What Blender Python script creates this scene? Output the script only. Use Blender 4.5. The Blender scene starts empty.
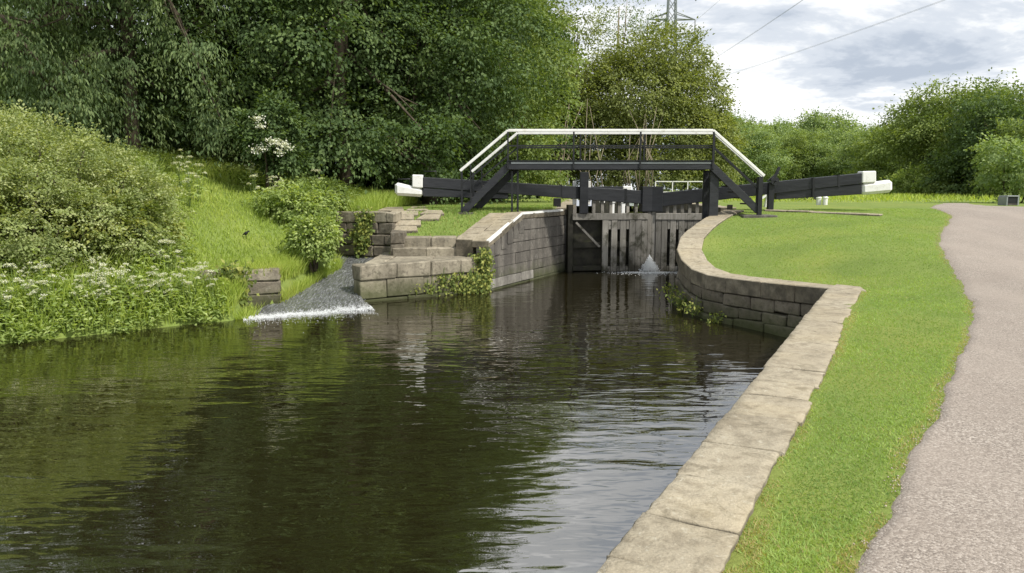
import bpy, bmesh, math, random
import numpy as np
from mathutils import Vector, Matrix

# ------------------------------------------------------------------ camera, sky, sun, exposure
scene = bpy.context.scene
C = scene.collection
EYE = 2.8                      # metres above the lower water level (z = 0)
FPX = 745.0                    # focal length in pixels of the 1024 px wide picture
PITCH = math.atan((286.5 - 190.0) / FPX)
cam = bpy.data.cameras.new('camera'); cam.sensor_width = 36.0; cam.lens = FPX / 1024 * 36
cam.clip_start = 0.05; cam.clip_end = 6000
camo = bpy.data.objects.new('camera', cam); C.objects.link(camo)
camo.location = (0, 0, EYE); camo.rotation_euler = (math.pi / 2 - PITCH, 0, 0)
scene.camera = camo

SUN_EL, SUN_AZ = math.radians(50), math.radians(128)    # azimuth from +Y (view direction) towards +X
world = bpy.data.worlds.new('World'); scene.world = world; world.use_nodes = True
nt = world.node_tree; nt.nodes.clear()
def wn(t, **k):
    n = nt.nodes.new(t)
    for a, b in k.items(): setattr(n, a, b)
    return n
L = nt.links.new
out = wn('ShaderNodeOutputWorld'); bg = wn('ShaderNodeBackground'); bg.inputs['Strength'].default_value = 0.15
sky = wn('ShaderNodeTexSky', sky_type='NISHITA', sun_disc=False)
sky.sun_elevation = SUN_EL; sky.sun_rotation = SUN_AZ; sky.air_density = 1.0; sky.dust_density = 1.5
tc = wn('ShaderNodeTexCoord'); sep = wn('ShaderNodeSeparateXYZ'); L(tc.outputs['Generated'], sep.inputs[0])
def wm(op, a, b=None):
    n = wn('ShaderNodeMath', operation=op)
    for i, v in enumerate((a, b)):
        if v is None: continue
        if isinstance(v, (int, float)): n.inputs[i].default_value = v
        else: L(v, n.inputs[i])
    return n.outputs[0]
zz = wm('ADD', wm('MAXIMUM', sep.outputs[2], 0.0), 0.13)
cmb = wn('ShaderNodeCombineXYZ')
L(wm('DIVIDE', sep.outputs[0], zz), cmb.inputs[0]); L(wm('DIVIDE', sep.outputs[1], zz), cmb.inputs[1])
def wnoise(scale, detail, rough, off, dist=0.0):
    mp = wn('ShaderNodeMapping'); mp.inputs['Location'].default_value = off; L(cmb.outputs[0], mp.inputs[0])
    n = wn('ShaderNodeTexNoise'); n.inputs['Scale'].default_value = scale; n.inputs['Detail'].default_value = detail
    n.inputs['Roughness'].default_value = rough; n.inputs['Distortion'].default_value = dist
    L(mp.outputs[0], n.inputs['Vector']); return n.outputs['Fac']
def wramp(fac, stops):
    r = wn('ShaderNodeValToRGB'); r.color_ramp.interpolation = 'EASE'
    while len(r.color_ramp.elements) < len(stops): r.color_ramp.elements.new(0.5)
    for e, (p, c) in zip(r.color_ramp.elements, stops): e.position = p; e.color = (c[0], c[1], c[2], 1)
    L(fac, r.inputs[0]); return r.outputs[0]
SKS, SKO = 1.0, (5.7, 1.3, 4)
cover = wramp(wnoise(0.9, 9, 0.55, (3.1, 1.7, 0)), [(0.25, (0, 0, 0)), (0.38, (1, 1, 1))])
shade = wramp(wnoise(SKS, 10, 0.6, SKO, 0.25),
              [(0.38, (2.3, 2.6, 3.05)), (0.46, (3.2, 3.45, 3.8)), (0.53, (4.5, 4.6, 4.7)), (0.66, (6.2, 6.2, 6.2))])
mix = wn('ShaderNodeMix', data_type='RGBA'); L(cover, mix.inputs['Factor'])
L(sky.outputs[0], mix.inputs['A']); L(shade, mix.inputs['B'])
L(mix.outputs['Result'], bg.inputs['Color']); L(bg.outputs[0], out.inputs[0])

sl = bpy.data.lights.new('sun', 'SUN'); sl.energy = 3.3; sl.angle = math.radians(5); sl.color = (1.0, 0.95, 0.86)
so = bpy.data.objects.new('sun', sl); C.objects.link(so); so.location = (60, 0, 80)
sd = Vector((math.sin(SUN_AZ) * math.cos(SUN_EL), math.cos(SUN_AZ) * math.cos(SUN_EL), math.sin(SUN_EL)))
so.rotation_euler = sd.to_track_quat('Z', 'Y').to_euler()
vs = scene.view_settings
vs.view_transform = 'Standard'; vs.look = 'None'; vs.gamma = 1.0; vs.use_curve_mapping = False; vs.exposure = 0.62

# ------------------------------------------------------------------ helpers
rng = np.random.default_rng(7); random.seed(7)
cp, sp = math.cos(PITCH), math.sin(PITCH)
def ray(px, py):
    a, b = (px - 512) / FPX, (286.5 - py) / FPX
    return np.array([a, cp + b * sp, -sp + b * cp])
def PZ(px, py, z):              # the point of a pixel's line of sight at height z
    d = ray(px, py); t = (z - EYE) / d[2]; return np.array([d[0] * t, d[1] * t, z])
def PY(px, py, Y):              # ... at depth Y
    d = ray(px, py); t = Y / d[1]; return np.array([d[0] * t, Y, EYE + d[2] * t])

WL = {}
def tag(o, label=None, cat=None, group=None, kind=None):
    if label: o['label'] = label
    if cat: o['category'] = cat
    if group: o['group'] = group
    if kind: o['kind'] = kind
    return o
def thing(name, label, cat, loc=(0, 0, 0), group=None):
    o = bpy.data.objects.new(name, None); C.objects.link(o); o.location = loc; o.empty_display_size = 0.2
    WL[o.name] = Vector(loc)
    return tag(o, label, cat, group)
def link(name, me, mat=None, parent=None, loc=(0, 0, 0)):
    o = bpy.data.objects.new(name, me); C.objects.link(o)
    if mat is not None and not me.materials: me.materials.append(mat)
    w = Vector(loc); WL[o.name] = w
    if parent is not None:
        o.parent = parent; o.location = w - WL[parent.name]
    else: o.location = w
    return o
def raw_mesh(name, V, F, smooth=False):
    """V (n,3); F (m,k) array of equal polygons, or a list of lists"""
    me = bpy.data.meshes.new(name); V = np.asarray(V, dtype=np.float32)
    if isinstance(F, np.ndarray):
        m, k = F.shape
        me.vertices.add(len(V)); me.vertices.foreach_set('co', V.ravel())
        me.loops.add(m * k); me.loops.foreach_set('vertex_index', F.astype(np.int32).ravel())
        me.polygons.add(m); me.polygons.foreach_set('loop_start', np.arange(0, m * k, k, dtype=np.int32))
        me.update(calc_edges=True)
    else:
        me.from_pydata([tuple(map(float, v)) for v in V], [], F)
    if smooth: me.polygons.foreach_set('use_smooth', np.ones(len(me.polygons), dtype=bool))
    me.update(); return me
def obj(name, V, F, mat, parent=None, smooth=False):
    V = np.asarray(V, dtype=float); lo, hi = V.min(0), V.max(0)
    c = np.array([(lo[0] + hi[0]) / 2, (lo[1] + hi[1]) / 2, lo[2]])
    return link(name, raw_mesh(name, V - c, F, smooth), mat, parent, c)
BOXF = [[0, 3, 2, 1], [4, 5, 6, 7], [0, 1, 5, 4], [1, 2, 6, 5], [2, 3, 7, 6], [3, 0, 4, 7]]
def hexa(name, corners, mat, parent=None, bev=0.0, jit=0.0):
    """a block from its 8 corners (4 below, 4 above, same order), with chamfered edges"""
    V = np.array(corners, dtype=float)
    if jit: V = V + rng.normal(0, jit, V.shape)
    if not bev: return obj(name, V, BOXF, mat, parent)
    lo, hi = V.min(0), V.max(0); c = np.array([(lo[0] + hi[0]) / 2, (lo[1] + hi[1]) / 2, lo[2]])
    bm = bmesh.new(); vv = [bm.verts.new(tuple(v - c)) for v in V]
    for f in BOXF: bm.faces.new([vv[i] for i in f])
    bmesh.ops.recalc_face_normals(bm, faces=bm.faces)
    bmesh.ops.bevel(bm, geom=list(bm.edges), offset=bev, segments=1, affect='EDGES', clamp_overlap=True)
    me = bpy.data.meshes.new(name); bm.to_mesh(me); bm.free()
    return link(name, me, mat, parent, c)
def box(name, lo, hi, mat, parent=None, bev=0.0):
    (a, b, c), (d, e, f) = lo, hi
    return hexa(name, [(a, b, c), (d, b, c), (d, e, c), (a, e, c), (a, b, f), (d, b, f), (d, e, f), (a, e, f)], mat, parent, bev)
def bar(name, p, q, w, h, mat, parent=None, bev=0.0, up=(0, 0, 1)):
    """rectangular bar from p to q, w wide, h high"""
    p, q, up = Vector(p), Vector(q), Vector(up); d = (q - p).normalized()
    if abs(d.dot(up)) > 0.98: up = Vector((0, 1, 0))
    s = d.cross(up).normalized() * (w / 2); u = s.cross(d).normalized() * (h / 2)
    cs = [p - s - u, p + s - u, q + s - u, q - s - u, p - s + u, p + s + u, q + s + u, q - s + u]
    return hexa(name, [tuple(c) for c in cs], mat, parent, bev)
def tube_geo(pts, rad, n=8):
    P = np.array(pts, dtype=float); m = len(P); V = []
    for i in range(m):
        d = P[min(i + 1, m - 1)] - P[max(i - 1, 0)]; d = d / (np.linalg.norm(d) + 1e-9)
        a = np.array([0, 0, 1.0]) if abs(d[2]) < 0.9 else np.array([1.0, 0, 0])
        s = np.cross(d, a); s /= np.linalg.norm(s); u = np.cross(s, d)
        r = rad[i] if hasattr(rad, '__len__') else rad
        for k in range(n):
            t = 2 * math.pi * k / n; V.append(P[i] + r * (math.cos(t) * s + math.sin(t) * u))
    F = [[i * n + k, i * n + (k + 1) % n, (i + 1) * n + (k + 1) % n, (i + 1) * n + k] for i in range(m - 1) for k in range(n)]
    F += [list(range(n))[::-1], [(m - 1) * n + k for k in range(n)]]
    return V, F
def merge(parts):
    V, F = [], []
    for v, f in parts:
        o = len(V); V.extend(v); F.extend([[i + o for i in q] for q in f])
    return V, F
def tube(name, pts, rad, mat, parent=None, n=8):
    V, F = tube_geo(pts, rad, n); return obj(name, V, F, mat, parent, smooth=True)
def copy_tree(o, loc, rz=0.0, sc=None, parent=None):
    c = o.copy(); C.objects.link(c)
    if parent is None:
        c.location = loc; c.rotation_euler = (0, 0, rz); WL[c.name] = Vector(loc)
        if sc: c.scale = sc
    else: c.parent = parent
    for ch in list(o.children): copy_tree(ch, None, parent=c)
    return c

# ------------------------------------------------------------------ materials
class M:
    def __init__(s, name, rough=0.8, spec=0.3):
        s.m = bpy.data.materials.new(name); s.m.use_nodes = True; s.t = s.m.node_tree
        s.b = s.t.nodes['Principled BSDF']; s.o = s.t.nodes['Material Output']
        s.b.inputs['Roughness'].default_value = rough; s.b.inputs['Specular IOR Level'].default_value = spec
        s.pos = s.n('ShaderNodeNewGeometry').outputs['Position']
    def n(s, t, **k):
        n = s.t.nodes.new(t)
        for a, b in k.items(): setattr(n, a, b)
        return n
    def put(s, sock, v):
        if isinstance(v, (int, float)): sock.default_value = v
        elif isinstance(v, (tuple, list)): sock.default_value = (*v, 1) if len(v) == 3 and sock.type == 'RGBA' else v
        else: s.t.links.new(v, sock)
    def noise(s, scale, detail=5, rough=0.55, vec=None, dist=0.0, stretch=None):
        v = vec or s.pos
        if stretch:
            mp = s.n('ShaderNodeMapping'); mp.inputs['Scale'].default_value = stretch; s.put(mp.inputs[0], v); v = mp.outputs[0]
        n = s.n('ShaderNodeTexNoise'); s.put(n.inputs['Vector'], v)
        for a, b in (('Scale', scale), ('Detail', detail), ('Roughness', rough), ('Distortion', dist)): n.inputs[a].default_value = b
        return n.outputs['Fac']
    def ramp(s, fac, stops, ease=False):
        r = s.n('ShaderNodeValToRGB')
        if ease: r.color_ramp.interpolation = 'EASE'
        while len(r.color_ramp.elements) < len(stops): r.color_ramp.elements.new(0.5)
        for e, (p, c) in zip(r.color_ramp.elements, stops):
            e.position = p; e.color = (c, c, c, 1) if isinstance(c, (int, float)) else (*c, 1)
        s.put(r.inputs[0], fac); return r.outputs[0]
    def mix(s, fac, a, b, blend='MIX'):
        n = s.n('ShaderNodeMix', data_type='RGBA', blend_type=blend)
        s.put(n.inputs['Factor'], fac); s.put(n.inputs['A'], a); s.put(n.inputs['B'], b); return n.outputs['Result']
    def math(s, op, a, b=0.0, clamp=False):
        n = s.n('ShaderNodeMath', operation=op, use_clamp=clamp); s.put(n.inputs[0], a); s.put(n.inputs[1], b); return n.outputs[0]
    def orand(s): return s.n('ShaderNodeObjectInfo').outputs['Random']
    def attr(s, name='rnd'): return s.n('ShaderNodeAttribute', attribute_name=name).outputs['Fac']
    def sep(s, i):
        n = s.n('ShaderNodeSeparateXYZ'); s.put(n.inputs[0], s.pos); return n.outputs[i]
    def bump(s, h, strength=0.4, dist=0.02):
        n = s.n('ShaderNodeBump'); n.inputs['Strength'].default_value = strength; n.inputs['Distance'].default_value = dist
        s.put(n.inputs['Height'], h); s.put(s.b.inputs['Normal'], n.outputs[0]); return n.outputs[0]
    def col(s, c): s.put(s.b.inputs['Base Color'], c); return s

def stone_mat(name, c1, c2, dark, damp=0.0, damp_z=0.5, moss=(0.05, 0.06, 0.02), grime=0.5, pale=0.0, var=(0.78, 1.12), streak=0.0, lichen_dark_sides=False):
    m = M(name, 0.9, 0.2)
    c = m.ramp(m.noise(2.2, 7, 0.62), [(0.3, c1), (0.7, c2)])
    c = m.mix(m.ramp(m.noise(9, 6, 0.65), [(0.48, 0.0), (0.68, grime)]), c, dark)
    c = m.mix(m.ramp(m.noise(70, 3, 0.6), [(0.35, 0.0), (0.75, 0.45)]), c, tuple(x * 0.55 for x in c1))
    if pale: c = m.mix(m.ramp(m.noise(5.5, 6, 0.7, dist=1.0), [(0.58, 0.0), (0.63, pale)]), c, (0.5, 0.49, 0.43))
    if lichen_dark_sides:
        c = m.mix(m.ramp(m.noise(13, 5, 0.7, dist=.6), [(0.6, 0.0), (0.66, 0.55)]), c, (0.5, 0.47, 0.38))
        c = m.mix(m.ramp(m.noise(4.2, 7, 0.72, dist=.8), [(0.53, 0.0), (0.66, 0.7)]), c, (0.16, 0.138, 0.095))
        c = m.mix(m.ramp(m.noise(1.1, 6, 0.6), [(0.5, 0.0), (0.72, 0.35)]), c, (0.34, 0.27, 0.15))
    if streak: c = m.mix(m.ramp(m.noise(3.5, 6, 0.6, stretch=(1, 1, 0.12)), [(0.4, 0.0), (0.65, streak)]), c, dark)
    if damp:
        z = m.math('ADD', m.sep(2), m.math('MULTIPLY', m.noise(3, 5), -0.7))
        f = m.n('ShaderNodeMapRange'); f.inputs[1].default_value = damp_z; f.inputs[2].default_value = damp_z - 0.55
        f.inputs[3].default_value = 0; f.inputs[4].default_value = damp; m.put(f.inputs[0], z)
        c = m.mix(f.outputs[0], c, moss)
    if lichen_dark_sides:  # faces not pointing up are mixed towards dark brown, broken up by noise
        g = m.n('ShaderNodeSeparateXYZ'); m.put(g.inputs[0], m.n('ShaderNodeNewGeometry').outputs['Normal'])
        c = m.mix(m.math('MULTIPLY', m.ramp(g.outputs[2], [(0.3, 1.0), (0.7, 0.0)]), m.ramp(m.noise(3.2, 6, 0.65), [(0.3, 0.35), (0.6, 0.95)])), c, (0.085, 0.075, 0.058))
    r = m.n('ShaderNodeMapRange'); r.inputs[3].default_value = var[0]; r.inputs[4].default_value = var[1]; m.put(r.inputs[0], m.orand())
    m.col(m.mix(1.0, c, r.outputs[0], 'MULTIPLY'))
    m.bump(m.math('ADD', m.noise(14, 8, 0.65), m.math('MULTIPLY', m.noise(60, 4), 0.4)), 0.6, 0.03)
    return m.m
COPING = stone_mat('coping_stone', (0.32, 0.275, 0.2), (0.45, 0.4, 0.305), (0.19, 0.16, 0.115), grime=0.7, var=(0.9, 1.06), lichen_dark_sides=True)
WALL = stone_mat('wall_stone', (0.15, 0.13, 0.10), (0.24, 0.21, 0.165), (0.06, 0.055, 0.045), damp=0.85, damp_z=0.25, grime=0.75, pale=0.15)
LEDGE = stone_mat('ledge_stone', (0.3, 0.265, 0.2), (0.45, 0.405, 0.31), (0.12, 0.105, 0.08), damp=0.8, damp_z=0.42, grime=0.85, streak=.5)
ASHLAR = stone_mat('ashlar', (0.13, 0.12, 0.105), (0.21, 0.195, 0.17), (0.06, 0.055, 0.05), damp=0.75, damp_z=0.25, grime=0.6, pale=0.25, var=(0.78, 1.12), streak=0.8)

PALESTONE = stone_mat('bleached_ashlar', (0.24, 0.225, 0.2), (0.4, 0.385, 0.35), (0.09, 0.085, 0.075), damp=0.4, damp_z=-.15, grime=0.6, streak=.6)
def plain(name, c, rough=0.5, spec=0.4, var=0.15, scale=12, metal=0.0, dirt=None):
    m = M(name, rough, spec); m.b.inputs['Metallic'].default_value = metal
    k = m.ramp(m.noise(scale, 6), [(0.3, tuple(x * (1 - var) for x in c)), (0.7, tuple(min(1, x * (1 + var)) for x in c))])
    if dirt: k = m.mix(m.ramp(m.noise(scale * 0.7, 6, 0.65), [(0.5, 0.0), (0.75, 0.6)]), k, dirt)
    m.col(k); m.bump(m.noise(scale * 6, 4), 0.15, 0.01); return m.m
m = M('black_paint', 0.45, 0.45)
c = m.ramp(m.noise(5, 6, 0.6, stretch=(.4, 1, 3)), [(0.3, (0.013, 0.014, 0.018)), (0.7, (0.028, 0.03, 0.035))])
c = m.mix(m.ramp(m.noise(9, 7, 0.7), [(0.6, 0.0), (0.75, 0.35)]), c, (0.07, 0.07, 0.07))
c = m.mix(m.ramp(m.noise(26, 5, 0.7), [(0.68, 0.0), (0.72, 0.6)]), c, (0.14, 0.12, 0.095))
m.col(c); m.bump(m.noise(18, 6, 0.65, stretch=(.3, 1, 2)), 0.35, 0.02); BLACK = m.m
IRON = plain('painted_iron', (0.014, 0.015, 0.017), 0.45, 0.4, 0.3, 20)
m = M('white_paint', 0.55, 0.35)
c = m.mix(m.ramp(m.noise(6, 7, 0.7), [(0.5, 0.0), (0.72, 0.65)]), (0.76, 0.76, 0.74), (0.48, 0.46, 0.39))
c = m.mix(m.ramp(m.noise(24, 5, 0.7), [(0.64, 0.0), (0.69, 0.75)]), c, (0.2, 0.18, 0.15))
m.col(c); m.bump(m.noise(30, 5), 0.25, 0.01); WHITE = m.m
TREADM = plain('tread_timber', (0.05, 0.048, 0.045), 0.7, 0.3, 0.3, 10)
GALV = plain('galvanised_steel', (0.28, 0.3, 0.31), 0.5, 0.4, 0.15, 3, metal=0.3)
WIRE = plain('wire', (0.24, 0.25, 0.26), 0.6, 0.3)
m = M('gate_timber', 0.85, 0.2)
c = m.ramp(m.noise(6, 6, 0.6, stretch=(3, 3, 0.25)), [(0.3, (0.19, 0.178, 0.155)), (0.7, (0.32, 0.305, 0.275))])
c = m.mix(m.ramp(m.math('SUBTRACT', m.noise(2.6, 6, 0.65), m.math('MULTIPLY', m.sep(2), 0.16)), [(0.38, 0.0), (0.58, 0.8)]), c, (0.05, 0.046, 0.03))
c = m.mix(m.ramp(m.noise(1.7, 6, 0.7, dist=.5), [(0.54, 0.0), (0.64, 0.75)]), c, (0.035, 0.036, 0.018))
r = m.n('ShaderNodeMapRange'); r.inputs[3].default_value = 0.75; r.inputs[4].default_value = 1.25; m.put(r.inputs[0], m.orand())
m.col(m.mix(1.0, c, r.outputs[0], 'MULTIPLY')); m.bump(m.noise(30, 5, stretch=(4, 4, 0.3)), 0.5, 0.02); GATE = m.m
GATEDARK = plain('wet_gate_timber', (0.03, 0.028, 0.02), 0.6, 0.3, 0.5, 5, dirt=(0.045, 0.05, 0.02))
BARK = plain('bark', (0.085, 0.07, 0.052), 0.95, 0.1, 0.4, 7)
PALEBARK = plain('pale_bark', (0.27, 0.23, 0.165), 0.9, 0.15, 0.3, 7)

def leaf_mat(name, c1, c2, c3=None, trans=0.3, rough=0.65, spec=0.2, k=1.5, c4=None):
    m = M(name, rough, spec); a = m.attr(); c1, c2, c3 = [tuple(min(.9, x * k) for x in c) for c in (c1, c2, c3)]
    st = [(0.0, c1), (0.5, c2), (0.86, c3)] + ([(0.95, c4)] if c4 else [])
    c = m.ramp(a, st); m.col(c)
    tr = m.n('ShaderNodeBsdfTranslucent'); m.put(tr.inputs[0], m.mix(1.0, c, (1.5, 1.5, 0.5), 'MULTIPLY'))
    mx = m.n('ShaderNodeMixShader'); mx.inputs[0].default_value = trans
    m.t.links.new(m.b.outputs[0], mx.inputs[1]); m.t.links.new(tr.outputs[0], mx.inputs[2]); m.t.links.new(mx.outputs[0], m.o.inputs[0])
    return m.m
LF_DARK = leaf_mat('leaf_dark', (0.026, 0.043, 0.017), (0.047, 0.075, 0.027), (0.082, 0.115, 0.042), 0.3, k=1.9)
LF_FEATHER = leaf_mat('leaf_feathery', (0.032, 0.05, 0.024), (0.06, 0.088, 0.036), (0.10, 0.13, 0.055), 0.3, k=2.15)
LF_MID = leaf_mat('leaf_mid', (0.048, 0.07, 0.022), (0.085, 0.115, 0.034), (0.13, 0.16, 0.05), 0.32, k=2.1)
LF_YEL = leaf_mat('leaf_yellowish', (0.065, 0.08, 0.027), (0.108, 0.128, 0.042), (0.16, 0.178, 0.06), 0.34, k=1.85)
LF_FAR = leaf_mat('leaf_far', (0.05, 0.075, 0.03), (0.085, 0.115, 0.045), (0.13, 0.16, 0.07), 0.32, k=2.7)
LF_HAW = leaf_mat('leaf_hawthorn', (0.07, 0.09, 0.035), (0.13, 0.155, 0.06), (0.2, 0.215, 0.11), 0.34, k=2.3)
LF_HERB = leaf_mat('leaf_herb', (0.08, 0.112, 0.034), (0.138, 0.18, 0.058), (0.21, 0.245, 0.1), 0.4, k=2.05)
LF_IVY = leaf_mat('leaf_ivy', (0.055, 0.08, 0.022), (0.11, 0.14, 0.035), (0.21, 0.22, 0.06), 0.28, k=1.6)
G_LAWN = leaf_mat('grass_lawn', (0.098, 0.152, 0.042), (0.156, 0.22, 0.064), (0.215, 0.27, 0.088), 0.4, 0.6, 0.2, 1.8, (0.42, 0.36, 0.17))
G_BANK = leaf_mat('grass_bank', (0.14, 0.19, 0.038), (0.2, 0.25, 0.055), (0.27, 0.3, 0.085), 0.42, 0.55, 0.25, 1.8, (0.42, 0.4, 0.16))
PETAL = leaf_mat('petal', (0.5, 0.52, 0.42), (0.68, 0.69, 0.6), (0.78, 0.78, 0.72), 0.25, 0.7, 0.2, 1.0)
STEM = plain('stem', (0.12, 0.17, 0.05), 0.7, 0.2, 0.2)

m = M('ground', 0.95, 0.1)
c = m.ramp(m.noise(0.8, 6, 0.6), [(0.3, (0.155, 0.215, 0.055)), (0.7, (0.21, 0.275, 0.07))])
c = m.mix(m.ramp(m.noise(22, 6, 0.7), [(0.45, 0.0), (0.75, 0.55)]), c, (0.13, 0.14, 0.035))
c = m.mix(m.ramp(m.noise(0.35, 4), [(0.5, 0.0), (0.75, 0.5)]), c, (0.3, 0.3, 0.075))
m.col(c); m.bump(m.noise(35, 5, 0.7), 0.7, 0.04); GROUND = m.m
m = M('path', 0.9, 0.2)
v = m.n('ShaderNodeTexVoronoi'); v.inputs['Scale'].default_value = 95; m.put(v.inputs['Vector'], m.pos)
bw = m.n('ShaderNodeSeparateColor'); m.put(bw.inputs[0], v.outputs['Color'])
c = m.ramp(bw.outputs[0], [(0.0, (0.16, 0.137, 0.117)), (0.45, (0.272, 0.234, 0.2)), (0.8, (0.345, 0.302, 0.26)), (1.0, (0.455, 0.408, 0.36))])
c = m.mix(m.ramp(m.noise(1.3, 6, 0.6), [(0.35, 0.0), (0.7, 0.4)]), c, (0.245, 0.205, 0.173))
c = m.mix(m.ramp(m.noise(7, 6, 0.7), [(0.55, 0.0), (0.75, 0.3)]), c, (0.23, 0.19, 0.16))
c = m.mix(m.ramp(m.noise(0.5, 5, 0.6, stretch=(1.6, .5, 1)), [(0.45, 0.0), (0.62, 0.35)]), c, (0.36, 0.31, 0.265))
c = m.mix(m.ramp(m.noise(26, 4, 0.7), [(0.66, 0.0), (0.72, 0.5)]), c, (0.14, 0.115, 0.09))
m.col(c); m.bump(m.math('ADD', m.math('MULTIPLY', v.outputs['Distance'], -1.2), m.noise(140, 3)), 0.5, 0.006); PATH = m.m
m = M('canal_water', 0.03, 0.5); m.b.inputs['IOR'].default_value = 3.5
m.col((0.0135, 0.0112, 0.0045))
h = m.math('ADD', m.math('MULTIPLY', m.noise(1.3, 2, 0.5, dist=0.5, stretch=(0.5, 1.25, 1)), 1.0),
           m.math('MULTIPLY', m.noise(4.6, 2, 0.5, dist=0.4, stretch=(0.45, 1.3, 1)), 0.32))
m.b.inputs['Roughness'].default_value = 0.012
m.bump(h, 1.0, 0.021); WATER = m.m
m = M('cascade_water', 0.25, 0.5)
c = m.ramp(m.noise(9, 7, 0.75, dist=0.5, stretch=(3.2, .45, 1)), [(0.36, (0.06, 0.062, 0.06)), (0.5, (0.12, 0.125, 0.125)), (0.66, (0.34, 0.35, 0.36))])
m.b.inputs['Roughness'].default_value = .12
m.col(c); m.bump(m.noise(12, 6, 0.7, dist=0.6, stretch=(2.5, .6, 1)), 0.8, 0.05); CASC = m.m
m = M('foam', 0.6, 0.3); m.col((0.82, 0.84, 0.85)); FOAM = m.m

# ------------------------------------------------------------------ terrain
def sdist(x, y, poly):
    """signed distance to a polygon, negative inside"""
    d = np.full(x.shape, 1e9); ins = np.zeros(x.shape, bool); n = len(poly)
    for i in range(n):
        (ax, ay), (bx, by) = poly[i], poly[(i + 1) % n]
        ex, ey = bx - ax, by - ay; t = np.clip(((x - ax) * ex + (y - ay) * ey) / (ex * ex + ey * ey + 1e-12), 0, 1)
        d = np.minimum(d, np.hypot(x - ax - t * ex, y - ay - t * ey))
        if ay != by:
            cnd = ((ay > y) != (by > y)) & (x < ex * (y - ay) / (by - ay) + ax); ins ^= cnd
    return np.where(ins, -d, d)
def ldist(x, y, line):
    d = np.full(x.shape, 1e9)
    for (ax, ay), (bx, by) in zip(line[:-1], line[1:]):
        ex, ey = bx - ax, by - ay; t = np.clip(((x - ax) * ex + (y - ay) * ey) / (ex * ex + ey * ey + 1e-12), 0, 1)
        d = np.minimum(d, np.hypot(x - ax - t * ex, y - ay - t * ey))
    return d
CURVE = [PZ(*a) for a in ((828, 290, 1.03), (795, 286.5, 0.985), (760, 283, 0.95), (725, 279, 0.925), (700, 275, 0.93), (686, 267, 1.0), (678, 257, 1.16),
                          (675.5, 248, 1.33), (678, 240, 1.5), (685, 233, 1.63), (695, 225, 1.79), (710, 216, 1.99), (725, 210.5, 2.12))]
NEAR0 = np.array([-8.68, -14.0, 1.05]); CORNER = CURVE[0]
WING0, WING1 = PZ(489, 291.5, 0.0), PZ(563, 272, 0.0)          # foot of the left wing wall
LAND0, LAND1 = PZ(361, 303, 0.0), WING0                          # foot of the landing's front
FOAM0, FOAM1 = PZ(243, 319, 0.0), PZ(372, 309, 0.0)
BANK = [PZ(*a, 0.0)[:2] for a in ((243, 319), (200, 322), (130, 330), (60, 337), (0, 343))] + [(-10.7, 11.3), (-13, 7), (-24, -14)]
CHAN = [FOAM0[:2], PZ(288, 300, 0.1)[:2], PZ(340, 273, 0.45)[:2], (-5.3, 23.2)]
RP = [tuple(NEAR0[:2])] + [tuple(p[:2]) for p in CURVE] + [(7.35, 26.5), (9.6, 50), (17, 130)]
LP_ = [(8, 130), (4.3, 50), (2.05, 26.5), tuple(WING1[:2]), tuple(WING0[:2]), tuple(LAND0[:2]), tuple(FOAM1[:2])] + [tuple(b) for b in BANK]
CANAL = RP + LP_
APRON = [tuple(FOAM0[:2]), tuple(FOAM1[:2]), tuple(LAND0[:2]), (-3.75, 22.6), (-5.9, 23.5)] + [tuple(c) for c in CHAN[::-1][1:-1]]
LANDP = [tuple(LAND0[:2]), tuple(WING0[:2]), (-0.55, 21.0), (-3.75, 21.4)]
ZY = np.array([p[1] for p in CURVE]); ZV = np.array([p[2] for p in CURVE])
def zright(x, y):
    a = np.interp(y, np.r_[-50, 9, ZY, 30, 60], np.r_[1.05, 1.05, ZV, 2.17, 2.2])
    t = np.clip((y - 8.5) / 19, 0, 1); b = 1.05 + 1.12 * t * t * (3 - 2 * t)
    w = np.clip((ldist(x, y, [p[:2] for p in CURVE]) - 0.6) / 3.5, 0, 1); w = w * w * (3 - 2 * w)
    return a * (1 - w) + b * w
def zleft(x, y):
    isl = np.interp(y, [20.2, 21.5, 22.12, 23.1, 24, 40], [0.8, 0.9, 1.40, 2.04, 2.14, 2.18])
    s = ldist(x, y, BANK[::-1] + CHAN[1:] + [(-5.6, 70), (-30, 200)])
    b = np.interp(y, [16.5, 19.5, 23.4, 25], [0.35, 0.6, 1.95, 2.15])
    k = np.interp(y, [15, 25], [0.30, 0.2])
    bank = b + k * np.minimum(s, 7) + 0.12 * np.clip(s - 7, 0, 14)
    bank = bank + 0.06 * np.sin(x * 1.7 + y) * np.sin(y * 1.3 - x * 0.6) * np.clip(s, 0, 1)
    side = np.interp(y, [-40, 16, 20, 70, 200], [-4.3, -4.3, -4.3, -5.0, -28.0])
    w = np.clip((side - x) / 1.2, 0, 1)
    return isl * (1 - w) + bank * w
def zland(x, y):
    x = np.asarray(x, float); y = np.asarray(y, float)
    xm = np.interp(y, [-40, 3, 13, 20, 25, 60, 200], [-24, -5, -1.5, 2, 4.4, 8, 20])
    left = x < xm
    z = np.where(left, zleft(x, y), zright(x, y))
    return z + 0.012 * np.sin(x * 2.3 + 0.7 * y) * np.sin(1.9 * y)
LOW0, LOW1 = PZ(200, 306, 0.1), PZ(281, 302, 0.1)
LOWP = [tuple(LOW0[:2]), tuple(LOW1[:2]), tuple(LOW1[:2] + np.array([.38, -.1])), tuple(LOW1[:2] + np.array([.3, -1.1])), tuple(LOW0[:2] + np.array([0.1, -1.0]))]
def zapron(x, y): return np.interp(y, [16.2, 17.9, 21, 24], [-0.05, 0.06, 0.55, 0.85])
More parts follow.
